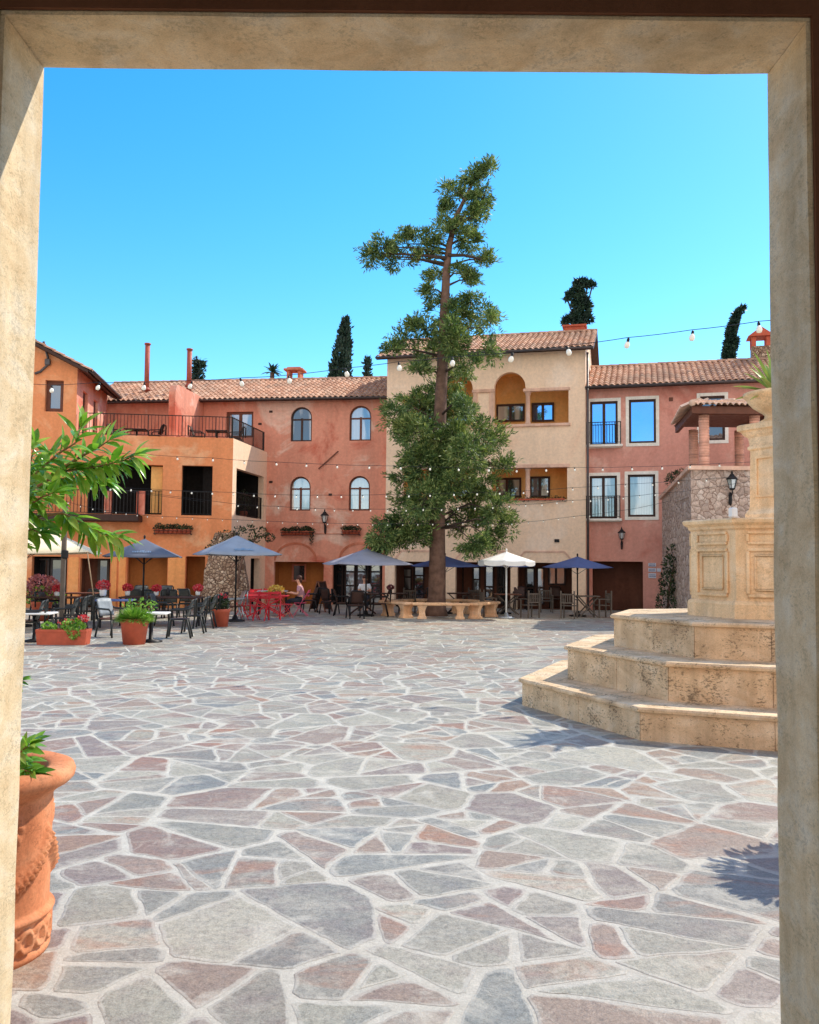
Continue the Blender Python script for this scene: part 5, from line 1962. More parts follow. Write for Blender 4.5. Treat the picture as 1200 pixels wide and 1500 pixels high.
# ------------------------------------------------------------------ parasols
def parasol(px, pya, pye, half, Y, cloth, label, rot=0.4, poleb=None, sides=4, valance=0.0, text=False, pole='iron', lean=0.0, flat=1.0):
    a = at(px, pya, Y)
    ze_ = at(px, pye, Y).z
    t = thing('parasol', label, 'parasol', (a.x, Y, 0), rot, 'parasols over the cafe tables')
    za_ = a.z
    n = sides
    m = MB()
    rings = 5
    vs = [(0, 0, za_)]
    per = n * 6
    RR = half * (1.414 if n == 4 else 1.03)
    for i in range(1, rings + 1):
        tt = i / rings
        for k in range(per):
            s_, f_ = divmod(k, 6)
            a0_, a1_ = 2 * PI * s_ / n + PI / n, 2 * PI * (s_ + 1) / n + PI / n
            c0 = Vector((math.cos(a0_), math.sin(a0_), 0))
            c1 = Vector((math.cos(a1_), math.sin(a1_), 0))
            c_ = c0.lerp(c1, f_ / 6) * RR * tt
            sag = 0.06 * tt * math.sin(PI * f_ / 6) * half
            vs.append((c_.x, c_.y, za_ - (za_ - ze_) * tt ** 0.92 - sag * 0.6 + 0.0))
    fs = [(0, 1 + k, 1 + (k + 1) % per) for k in range(per)]
    for i in range(rings - 1):
        for k in range(per):
            j = (k + 1) % per
            fs.append((1 + i * per + k, 1 + (i + 1) * per + k, 1 + (i + 1) * per + j, 1 + i * per + j))
    m.add(vs, fs, True)
    o_ = 1 + (rings - 1) * per
    if valance:
        lo_ = [(x * 1.0, y * 1.0, z - valance * (1 if (k % 6) else 0.85)) for k, (x, y, z) in enumerate(vs[o_:])]
        m.add(vs[o_:] + lo_, [(k, per + k, per + (k + 1) % per, (k + 1) % per) for k in range(per)])
    cn = m.build('canopy', cloth, t)
    md = cn.modifiers.new('solid', 'SOLIDIFY')
    md.thickness = 0.01
    m = MB()
    for s_ in range(n):
        a0_ = 2 * PI * s_ / n + PI / n
        m.bar((0, 0, za_ - 0.06), (math.cos(a0_) * RR * 0.98, math.sin(a0_) * RR * 0.98, ze_ - 0.02), 0.02)
        m.bar((0, 0, ze_ - 0.25), (math.cos(a0_) * RR * 0.5, math.sin(a0_) * RR * 0.5, (za_ + ze_) / 2 - 0.03), 0.015)
    m.build('ribs', pole, t)
    m = MB()
    m.tube([(0, 0, 0.05), (0, 0, za_ + 0.02)], 0.028, 10)
    m.ball((0, 0, za_ + 0.05), (0.035, 0.035, 0.06))
    m.build('pole', pole, t)
    m = MB()
    m.lathe([(0.3, 0.0), (0.3, 0.05), (0.1, 0.08), (0.05, 0.2)], 18)
    m.build('base', 'alu' if cloth == 'white_cloth' else 'iron', t)
    if text:
        m = MB()
        # white script band across the panel that faces the plaza
        best = min(range(n), key=lambda s_: math.sin(2 * PI * (s_ + 0.5) / n + PI / n + rot))
        am = 2 * PI * (best + 0.5) / n + PI / n
        nd = Vector((math.cos(am), math.sin(am), 0))
        td_ = Vector((-nd.y, nd.x, 0))
        rm_ = RR * math.cos(PI / n)
        xx = -0.27
        while xx < 0.27:
            l_ = R.uniform(0.02, 0.04)
            hgt = R.uniform(0.05, 0.09) if abs(xx) > 0.05 else 0.13
            vsq = []
            for dx_, tt in ((0, 0.8), (l_, 0.8), (l_, 0.8 - hgt), (0, 0.8 - hgt)):
                q = nd * rm_ * tt + td_ * (xx + dx_)
                vsq.append((q.x, q.y, za_ - (za_ - ze_) * tt ** 0.92 + 0.012))
            m.quad(*vsq)
            xx += l_ + 0.015
        m.build('lettering', 'alu', cn)
    return t


parasol(36, 757, 808, 1.9, 24.5, 'cream_cloth', 'cream parasol at the left edge behind the wooden post', 0.25, valance=0.0, pole='wood_grey')
parasol(212, 789, 815, 1.08, 27, 'dusk_cloth', 'dark blue parasol with white lettering left of the stone buttress', 0.2, text=True)
parasol(347, 784, 812, 1.12, 27.5, 'blue_cloth', 'pale steel blue parasol with white lettering before the stone buttress', 0.45, text=True)
parasol(537, 803, 826, 1.3, 31, 'slate_cloth', 'faded slate grey parasol left of the tree trunk', 0.3)
parasol(652, 814, 829, 0.98, 33, 'navy_cloth', 'navy parasol half hidden behind the tree trunk', 0.4)
parasol(742, 808, 822, 0.95, 30.4, 'white_cloth', 'white scalloped parasol on a pale pole right of the tree', 0.2, sides=8, valance=0.14, pole='white')
parasol(738, 816, 829, 0.85, 33.2, 'navy_cloth', 'navy parasol directly behind the white parasol', 0.4)
parasol(846, 815, 831, 0.9, 32, 'navy_cloth', 'bright navy parasol in front of the garage opening', 0.5)

# wooden post
pp_ = at(94, 800, 21.5)
pt = thing('wooden_post', 'slim dark post standing in front of the cream parasol', 'post', (pp_.x, 21.5, 0))
zt = at(94, 738, 21.5).z
mb = MB()
mb.box((0, 0, zt / 2), (0.1, 0.1, zt), bev=0.012)
mb.build('shaft', 'wood_grey', pt)
mb = MB()
mb.box((0.03, -0.02, at(94, 812, 21.5).z), (0.14, 0.14, 0.2), bev=0.02)
mb.build('junction_box', 'iron', pt)
mb = MB()
a_ = at(128, 808, 22)
b_ = at(137, 872, 21.4)
mb.tube([(0, 0, 0), (b_.x - a_.x, b_.y - a_.y, b_.z - a_.z)], 0.014, 6)
o = mb.build('guy_rope', 'bark_light')
o.location = a_
tag(o, 'thin slanting rope tied to the corner of the cream parasol', 'rope')


# ------------------------------------------------------------------ cafe furniture
def armchair(label, frame='chair_black', back='chair_grey', seat='chair_black', group='black cafe armchairs on the left'):
    t = thing('cafe_chair', label, 'chair', (0, 0, 0), 0, group)
    m = MB()
    m.box((0, 0, 0.44), (0.46, 0.46, 0.035), bev=0.012)
    m.build('seat', seat, t)
    m = MB()
    nx = 7
    vs = []
    for i in range(6):
        tt = i / 5
        for k in range(nx):
            s_ = -1 + 2 * k / (nx - 1)
            vs.append((s_ * 0.22, -0.22 - 0.14 * tt + 0.04 * s_ * s_, 0.5 + 0.4 * tt + (0.02 * (1 - s_ * s_) if i == 5 else 0)))
    fs = [(i * nx + k, i * nx + k + 1, i * nx + nx + k + 1, i * nx + nx + k) for i in range(5) for k in range(nx - 1)]
    m.add(vs, fs, True)
    bo = m.build('backrest', back, t)
    md = bo.modifiers.new('solid', 'SOLIDIFY')
    md.thickness = 0.02
    for sx in (-1, 1):
        m = MB()
        m.tube([(sx * 0.22, -0.2, 0.45), (sx * 0.24, -0.3, 0.0)], 0.024, 7)
        m.build('leg', frame, t)
        m = MB()
        m.tube([(sx * 0.22, 0.2, 0.45), (sx * 0.24, 0.26, 0.0)], 0.024, 7)
        m.build('leg', frame, t)
        m = MB()
        m.tube([(sx * 0.235, 0.21, 0.43), (sx * 0.26, 0.22, 0.62), (sx * 0.27, 0.16, 0.67), (sx * 0.26, -0.2, 0.68), (sx * 0.24, -0.31, 0.72)], 0.024, 7)
        m.build('armrest', frame, t)
    m = MB()
    m.tube([(-0.235, -0.37, 0.5), (-0.235, -0.38, 0.88), (-0.2, -0.385, 0.92), (0.2, -0.385, 0.92), (0.235, -0.38, 0.88), (0.235, -0.37, 0.5)], 0.022, 7)
    m.build('back_frame', frame, t)
    for y in (0.21, -0.21):
        m = MB()
        m.tube([(-0.23, y, 0.415), (0.23, y, 0.415)], 0.014, 6)
        m.build('stretcher', frame, t)
    return t


c0 = armchair('black wicker armchair nearest the camera in the row beside the round pot')
spots = [(262, 934, PI / 2 + 0.15, None),
         (283, 927, PI / 2 + 0.1, 'second black wicker armchair of the row right of the round pot'),
         (299, 920, PI / 2 + 0.05, 'third black wicker armchair of the row right of the round pot'),
         (312, 914, PI / 2 + 0.1, 'last black wicker armchair of the row, next to the small terracotta pot'),
         (92, 932, PI / 2 + 0.2, 'black wicker armchair behind the terracotta planter box, nearest the camera'),
         (108, 926, PI / 2 + 0.1, 'black wicker armchair behind the planter box, second from the camera'),
         (126, 919, PI / 2 + 0.1, 'black wicker armchair under the slanting rope, farthest of three'),
         (40, 940, PI / 2 + 0.3, 'black wicker armchair half hidden by the left gateway jamb'),
         (238, 918, -PI / 2, 'black wicker armchair across the small table, facing right'),
         (75, 915, -PI / 2, 'black wicker armchair across the left table, facing right')]
for x, y, rz, lab in spots:
    p = gnd(x, y)
    if lab is None:
        c0.location = p
        c0.rotation_euler = (0, 0, rz)
    else:
        dup(c0, p, rz, lab)
for x, y, rz, lab in [(58, 908, 0.2, 'black wicker armchair at the plaza side of the far left dark table, left one'), (92, 906, -0.2, 'black wicker armchair at the plaza side of the far left dark table, right one'),
                      (198, 905, 0.15, 'black wicker armchair directly behind the dome-shaped potted plant'), (225, 906, -0.2, 'black wicker armchair at the long dark table, left of its middle'), (250, 905, 0.1, 'black wicker armchair at the long dark table, right of its middle'),
                      (276, 903, -0.3, 'black wicker armchair at the right end of the long dark table'), (136, 905, 0.5, 'black wicker armchair between the thin rope and the brown seated chair'), (240, 895, PI, 'black wicker armchair on the far side of the long dark table'), (205, 895, PI + 0.2, 'black wicker armchair on the far left side of the long dark table')]:
    dup(c0, gnd(x, y), rz, lab)
c1_ = armchair('armchair with brown seat standing alone left of the round pot', 'chair_black', 'alu_dull', 'seat_brown', None)
p = gnd(164, 933)
c1_.location = p
c1_.rotation_euler = (0, 0, -PI / 2 - 0.5)
# pale metal chair
c2_ = armchair('pale aluminium armchair between the small terracotta pot and the red chairs', 'alu', 'alu', 'seat_brown', None)
c2_.location = gnd(342, 909)
c2_.rotation_euler = (0, 0, PI / 2 + 0.4)


def table(label, w_, d_, h_, top, leg, loc, rz=0.0, kind='four', group=None, cat='table'):
    t = thing('cafe_table', label, cat, loc, rz, group)
    m = MB()
    m.box((0, 0, h_ - 0.02), (w_, d_, 0.04), bev=0.01)
    m.build('tabletop', top, t)
    if kind == 'four':
        for sx in (-1, 1):
            for sy in (-1, 1):
                m = MB()
                m.bar((sx * (w_ / 2 - 0.06), sy * (d_ / 2 - 0.06), 0), (sx * (w_ / 2 - 0.06), sy * (d_ / 2 - 0.06), h_ - 0.04), 0.05)
                m.build('leg', leg, t)
    elif kind == 'cross':
        for sy in (-1, 1):
            m = MB()
            y = sy * (d_ / 2 - 0.1)
            m.bar((-w_ * 0.42, y, 0), (w_ * 0.42, y, h_ - 0.04), 0.045, 0.04)
            m.bar((w_ * 0.42, y + 0.045, 0), (-w_ * 0.42, y + 0.045, h_ - 0.04), 0.045, 0.04)
            m.build('trestle', leg, t)
    else:
        m = MB()
        m.lathe([(0.26, 0), (0.26, 0.03), (0.05, 0.07), (0.04, h_ - 0.1), (0.14, h_ - 0.04)], 14)
        m.build('pedestal', leg, t)
    return t


def dark(label, px, py, Y, w_, d_=0.8, top='wood_dark', leg='iron', kind='four', rz=0.1):
    p = at(px, py, Y)
    return table(label, w_, d_, p.z, top, leg, (p.x, Y, 0), rz, kind)


dark('long dark cafe table at the left edge with red flowers on it', 72, 874, 25.4, 1.9)
dark('long dark cafe table behind the round pot and black chairs', 238, 874, 25.6, 2.3)
dark('small white topped table beside the row of black chairs', 222, 897, 20.2, 0.75, 0.7, 'white', 'iron', 'ped')
dark('small white topped table behind the planter box at the left', 52, 897, 20.0, 0.8, 0.7, 'white', 'iron', 'ped')
dark('brown wooden table beside the thin rope and dark post', 120, 868, 27.5, 0.9, 0.7, 'wood_brown')
dark('table covered in dark blue cloth behind the round pot', 168, 878, 24, 1.0, 0.8, 'navy_cloth')


def tin_flower(label, px, py, Y, petal='petal_red', s=0.85, vase='white'):
    p = at(px, py, Y)
    t = thing('table_flowers', label, 'flowers', p, 0, 'red flower arrangements on the cafe tables')
    m = MB()
    m.lathe([(0.06 * s, 0), (0.075 * s, 0.02), (0.085 * s, 0.14 * s), (0.08 * s, 0.15 * s)], 12)
    m.build('vase', vase, t)
    m = MB()
    leafcloud(m, (0, 0, 0.25 * s), (0.17 * s, 0.17 * s, 0.13 * s), 240, 0.06, 0.8)
    m.build('blossom', petal, t)
    return t


tin_flower('red blossoms in a white vase on the left dark table', 83.5, 873, 25.4)
tin_flower('red blossoms near the foot of the thin rope', 151, 873, 24.2, s=1.15)
tin_flower('red blossoms on the dark table, just right of the round pot', 187, 872.5, 25.6, s=0.9)
tin_flower('red blossoms on the dark table below the dark blue parasol', 229, 872.5, 25.6)
tin_flower('red blossoms at the right end of the dark table', 290, 872, 25.6)
p = at(246, 872.5, 25.5)
mb = MB()
mb.lathe([(0.05, 0), (0.06, 0.02), (0.06, 0.16), (0.03, 0.2), (0.03, 0.23)], 12)
o = mb.build('dark_jar', 'iron')
o.location = p
tag(o, 'small black jar on the dark table beside the red blossoms', 'jar')


# planters
def pot_round(label, px, py, rt, rb_, h, mat='terracotta_red'):
    p = gnd(px, py)
    t = thing('flower_pot', label, 'flower pot', (p.x, p.y + rb_, 0))
    m = MB()
    m.lathe([(rb_, 0), (rb_ + (rt - rb_) * 0.8, h * 0.82), (rt, h * 0.84), (rt, h), (rt - 0.04, h), (rt - 0.06, h - 0.06)], 28)
    m.build('pot', mat, t)
    m = MB()
    m.lathe([(rt - 0.05, h - 0.06), (0.01, h - 0.04)], 20)
    m.build('soil', 'soil', t)
    return t, h


t, h = pot_round('terracotta pot with a dome of fine green foliage before the black chairs', 191.5, 945, 0.31, 0.235, 0.56)
mb = MB()
for _ in range(1900):
    a, el = R.uniform(0, 2 * PI), math.asin(R.uniform(0.0, 1))
    d = Vector((math.cos(a) * math.cos(el), math.sin(a) * math.cos(el), math.sin(el)))
    blade(mb, Vector((d.x * 0.16, d.y * 0.16, h - 0.02)), d, R.uniform(0.2, 0.36), 0.013, 0.4, 4)
mb.build('foliage', 'grassy', t)
mb = MB()
leafcloud(mb, (0.3, -0.22, h - 0.02), (0.1, 0.1, 0.14), 60, 0.07, 0.6)
leafcloud(mb, (0.05, 0.2, h + 0.25), (0.4, 0.2, 0.2), 200, 0.09, 0.4)
mb.build('trailing_foliage', 'grassy', t)
t, h = pot_round('smaller terracotta pot with leafy plant at the end of the black chair row', 321, 918.5, 0.26, 0.2, 0.5)
mb = MB()
leafcloud(mb, (-0.05, 0, h + 0.15), (0.28, 0.28, 0.26), 420, 0.12, 0.4)
mb.build('foliage', 'dark_leaf', t)
mb = MB()
leafcloud(mb, (0.05, -0.1, h + 0.36), (0.16, 0.16, 0.08), 60, 0.06, 0.8)
mb.build('blossom', 'petal_red', t)
p = gnd(88, 945)
pb = thing('planter_box', 'long terracotta planter box with red geraniums at the lower left', 'planter', (p.x, p.y + 0.2, 0), 0.06)
mb = MB()
L = 1.08
vs = []
for z, k in ((0, 0.94), (0.3, 1.0)):
    vs += [(-L / 2 * k, -0.19 * k, z), (L / 2 * k, -0.19 * k, z), (L / 2 * k, 0.19 * k, z), (-L / 2 * k, 0.19 * k, z)]
mb.add(vs, [(3, 2, 1, 0), (0, 1, 5, 4), (1, 2, 6, 5), (2, 3, 7, 6), (3, 0, 4, 7)])
for x0, x1, y0, y1 in ((-L / 2, L / 2, -0.2, -0.17), (-L / 2, L / 2, 0.17, 0.2), (-L / 2, -L / 2 + 0.03, -0.17, 0.17), (L / 2 - 0.03, L / 2, -0.17, 0.17)):
    mb.box(((x0 + x1) / 2, (y0 + y1) / 2, 0.305), (x1 - x0, y1 - y0, 0.05))
mb.build('box', 'terracotta_red', pb)
mb = MB()
mb.box((0, 0, 0.25), (L - 0.08, 0.32, 0.04))
mb.build('soil', 'soil', pb)
mb = MB()
leafcloud(mb, (0.2, -0.06, 0.4), (0.26, 0.18, 0.17), 360, 0.08, 0.7)
leafcloud(mb, (-0.32, 0, 0.36), (0.16, 0.14, 0.12), 160, 0.08, 0.7)
leafcloud(mb, (0.26, -0.2, 0.25), (0.15, 0.05, 0.14), 90, 0.07, 0.7)
mb.build('foliage', 'grassy', pb)
mb = MB()
leafcloud(mb, (0.4, 0, 0.56), (0.13, 0.1, 0.08), 90, 0.05, 0.9)
leafcloud(mb, (0.05, -0.05, 0.5), (0.2, 0.1, 0.08), 30, 0.05, 0.9)
mb.build('blossom', 'petal_red', pb)
p = at(62, 862, 27.0)
sh_ = bush('flowering_shrub', 'mauve flowering shrub in a pot at the left behind the dark table', 'shrub', (p.x, 27, 0), [((0, 0, 1.0), (0.55, 0.4, 0.4), 700), ((0.35, 0, 0.85), (0.3, 0.3, 0.3), 250)], 'petal_mauve', 0.1, 0.6)
mb = MB()
leafcloud(mb, (0.0, 0, 0.75), (0.75, 0.35, 0.3), 400, 0.1, 0.5)
mb.build('leaves', 'grassy', sh_)
mb = MB()
mb.lathe([(0.2, 0), (0.3, 0.5), (0.32, 0.52), (0.32, 0.58), (0.27, 0.56)], 18)
mb.build('pot', 'terracotta_red', sh_)


# red folding bistro chairs
def bistro(label, mat='red_paint', group='red folding chairs of the cafe'):
    t = thing('folding_chair', label, 'chair', (0, 0, 0), 0, group)
    m = MB()
    for k in range(6):
        m.box((0, -0.17 + k * 0.068, 0.45), (0.4, 0.055, 0.018))
    m.build('seat', mat, t)
    m = MB()
    m.box((0, -0.3, 0.84), (0.4, 0.018, 0.08))
    m.box((0, -0.28, 0.70), (0.4, 0.018, 0.06))
    m.build('backrest', mat, t)
    for sx in (-1, 1):
        m = MB()
        m.bar((sx * 0.19, 0.22, 0.0), (sx * 0.19, -0.31, 0.9), 0.03, 0.016)
        m.build('leg', mat, t)
        m = MB()
        m.bar((sx * 0.165, -0.26, 0.0), (sx * 0.165, 0.2, 0.45), 0.03, 0.016)
        m.build('leg', mat, t)
    return t


rc = bistro('red slatted folding chair at the left end of the red cafe set')
rspots = [(366, 907, 0.6, None), (383, 909, 2.9, 'red folding chair nearest the camera in the middle of the red set'), (402, 908, 3.3, 'red folding chair in front of the yellow flowers, back to the camera'),
          (418, 905, -1.2, 'red folding chair right of the yellow flowers'), (374, 899, 0.2, 'red folding chair on the far side of the red table, left'), (398, 898, -0.2, 'red folding chair on the far side of the red table, right'), (356, 903, 1.4, 'red folding chair beside the pale aluminium armchair')]
for x, y, rz, lab in rspots:
    p = gnd(x, y)
    if lab is None:
        rc.location, rc.rotation_euler = p, (0, 0, rz)
    else:
        dup(rc, p, rz, lab)
p = gnd(440, 902)
pk = bistro('pink folding chair under the seated person near the chalkboard', 'pink_paint', None)
pk.location, pk.rotation_euler = p, (0, 0, PI / 2)
SEATP = p.copy()
p = gnd(390, 903)
table('low red table with yellow flowers in the red cafe set', 1.5, 0.75, 0.72, 'red_paint', 'red_paint', p, 0.05, 'cross')
pf = thing('flower_basket', 'pale yellow flowers bunched on the red table', 'flowers', (gnd(404, 903).x, p.y, 0.722))
mb = MB()
leafcloud(mb, (0, 0, 0.18), (0.28, 0.2, 0.16), 340, 0.08, 0.7)
mb.build('blossom', 'petal_yellow', pf)
mb = MB()
leafcloud(mb, (-0.1, 0, 0.08), (0.3, 0.2, 0.1), 160, 0.09, 0.5)
mb.build('leaves', 'grassy', pf)
mb = MB()
mb.lathe([(0.12, 0), (0.17, 0.12), (0.17, 0.14)], 14)
mb.build('basket', 'bark_light', pf)
dark('pale grey table behind the red cafe set', 400, 865, 31.5, 1.05, 0.7, 'alu', 'iron')

# chalkboard
p = gnd(470, 896)
cbd = thing('chalkboard_sign', 'dark wooden A-frame chalkboard standing before the salmon house', 'sign', p, 1.2)
H = 1.15
mb = MB()
mb.quad((-0.27, -0.3, 0.1), (0.27, -0.3, 0.1), (0.27, -0.03, H - 0.05), (-0.27, -0.03, H - 0.05))
mb.quad((0.27, 0.3, 0.1), (-0.27, 0.3, 0.1), (-0.27, 0.03, H - 0.05), (0.27, 0.03, H - 0.05))
pn = mb.build('board', 'chalk', cbd)
md = pn.modifiers.new('solid', 'SOLIDIFY')
md.thickness = 0.015
mb = MB()
for sy in (-1, 1):
    for sx in (-1, 1):
        mb.bar((sx * 0.29, sy * 0.34, 0), (sx * 0.29, sy * 0.015, H), 0.045, 0.04)
    mb.bar((-0.29, sy * 0.3, 0.12), (0.29, sy * 0.3, 0.12), 0.04)
    mb.bar((-0.29, sy * 0.03, H - 0.03), (0.29, sy * 0.03, H - 0.03), 0.05, 0.03)
mb.build('frame', 'wood_brown', cbd)


# dark wooden chairs and trestle tables on the right
def wood_chair(label):
    t = thing('wooden_chair', label, 'chair', (0, 0, 0), 0, 'weathered wooden cafe chairs')
    m = MB()
    for k in range(5):
        m.box((0, -0.16 + k * 0.085, 0.44), (0.46, 0.07, 0.025))
    m.build('seat', 'wood_grey', t)
    m = MB()
    for k in range(5):
        m.box((-0.16 + k * 0.08, -0.24, 0.68), (0.03, 0.02, 0.26))
    m.box((0, -0.24, 0.83), (0.44, 0.03, 0.05))
    m.box((0, -0.24, 0.54), (0.44, 0.03, 0.04))
    m.build('backrest', 'wood_grey', t)
    for sx in (-1, 1):
        m = MB()
        m.bar((sx * 0.23, -0.24, 0), (sx * 0.23, -0.25, 0.95), 0.045)
        m.build('leg', 'wood_grey', t)
        m = MB()
        m.bar((sx * 0.23, 0.2, 0), (sx * 0.23, 0.2, 0.64), 0.045)
        m.build('leg', 'wood_grey', t)
        m = MB()
        m.bar((sx * 0.23, -0.22, 0.655), (sx * 0.23, 0.24, 0.655), 0.06, 0.025)
        m.build('armrest', 'wood_grey', t)
    return t


wc = wood_chair('grey wooden chair just right of the white parasol')
wsp = [(776, 905, 0.5, None), (834, 906, -0.4, 'grey wooden chair left of the trestle table under the bright navy parasol'), (882, 905, PI / 2 + 0.2, 'grey wooden chair at the right end, before the garage opening'),
       (716, 903, -PI / 2 + 0.2, 'grey wooden chair left of the white parasol pole'), (800, 897, PI, 'grey wooden chair in the shade between the white and navy parasols'), (690, 898, 2.6, 'grey wooden chair in the shade right of the tree trunk'), (596, 898, 0.4, 'grey wooden chair in the shade just left of the tree trunk')]
for x, y, rz, lab in wsp:
    p = gnd(x, y)
    if lab is None:
        wc.location, wc.rotation_euler = p, (0, 0, rz)
    else:
        dup(wc, p, rz, lab)
p = gnd(743, 900)
table('wooden trestle table under the white parasol', 0.95, 0.75, 0.76, 'wood_brown', 'wood_grey', p, 0.05, 'cross')
p = gnd(860, 904)
table('wooden trestle table under the bright navy parasol', 0.8, 0.7, 0.76, 'wood_grey', 'wood_grey', p, 0.05, 'cross')
p = gnd(532, 899)
table('dark trestle table in front of the person in white', 1.1, 0.7, 0.74, 'wood_dark', 'wood_dark', p, 0.05, 'cross')
p = gnd(578, 898)
table('dark trestle table with flowers, between slate parasol and trunk', 1.0, 0.7, 0.74, 'wood_dark', 'wood_dark', p, 0.05, 'cross')
p = gnd(672, 897)
table('dark table in the shade behind the right stone bench', 0.9, 0.7, 0.74, 'wood_dark', 'wood_dark', p, 0.0, 'cross')
p = at(572, 867, 32.9)
tin_flower('small pink flower bunch on the shaded dark trestle table', 572, 868.5, 32.9, 'petal_mauve', 0.8, 'iron')
kc = armchair('dark chair left of the person in white, in deep shade', 'iron', 'wood_dark', 'wood_dark', 'dark chairs in the shade under the slate parasol')
for i, (x, y, rz, lab) in enumerate([(502, 902, PI / 2 + PI, None), (520, 906, 0.3, 'dark chair with its back to the plaza before the person in white'), (556, 903, PI / 2, 'dark chair between the two shaded trestle tables'), (612, 896, PI / 2, 'dark chair half hidden behind the left stone bench'), (483, 899, -0.6, 'dark chair just right of the chalkboard'), (452, 897, PI / 2 + 0.3, 'dark chair just left of the chalkboard'), (762, 893, PI, 'dark chair deep in the arcade shade behind the white parasol'), (815, 892, PI, 'dark chair deep in the arcade shade left of the navy parasol')]):
    p = gnd(x, y)
    if lab is None:
        kc.location, kc.rotation_euler = p, (0, 0, rz)
    else:
        dup(kc, p, rz, lab)


# ------------------------------------------------------------------ people
def skin_mesh(name, joints, edges, mat, parent, root=0, sub=2):
    me = bpy.data.meshes.new(name)
    me.from_pydata([j[0] for j in joints], edges, [])
    o = bpy.data.objects.new(name, me)
    COL.objects.link(o)
    md = o.modifiers.new('skin', 'SKIN')
    md.use_smooth_shade = True
    sv = me.skin_vertices[0].data if me.skin_vertices else None
    if sv is None:
        bm = bmesh.new()
        bm.from_mesh(me)
        bm.verts.layers.skin.verify()
        bm.to_mesh(me)
        bm.free()
        sv = me.skin_vertices[0].data
    for i, j in enumerate(joints):
        r_ = j[1]
        sv[i].radius = (r_, r_) if not hasattr(r_, '__len__') else r_
        sv[i].use_root = (i == root)
    ss = o.modifiers.new('sub', 'SUBSURF')
    ss.levels = ss.render_levels = sub
    dg = bpy.context.evaluated_depsgraph_get()
    nm = bpy.data.meshes.new_from_object(o.evaluated_get(dg))
    bpy.data.objects.remove(o)
    nm.materials.clear()
    nm.materials.append(M[mat])
    nm.polygons.foreach_set('use_smooth', [True] * len(nm.polygons))
    oo = bpy.data.objects.new(name, nm)
    COL.objects.link(oo)
    oo.parent = parent
    return oo


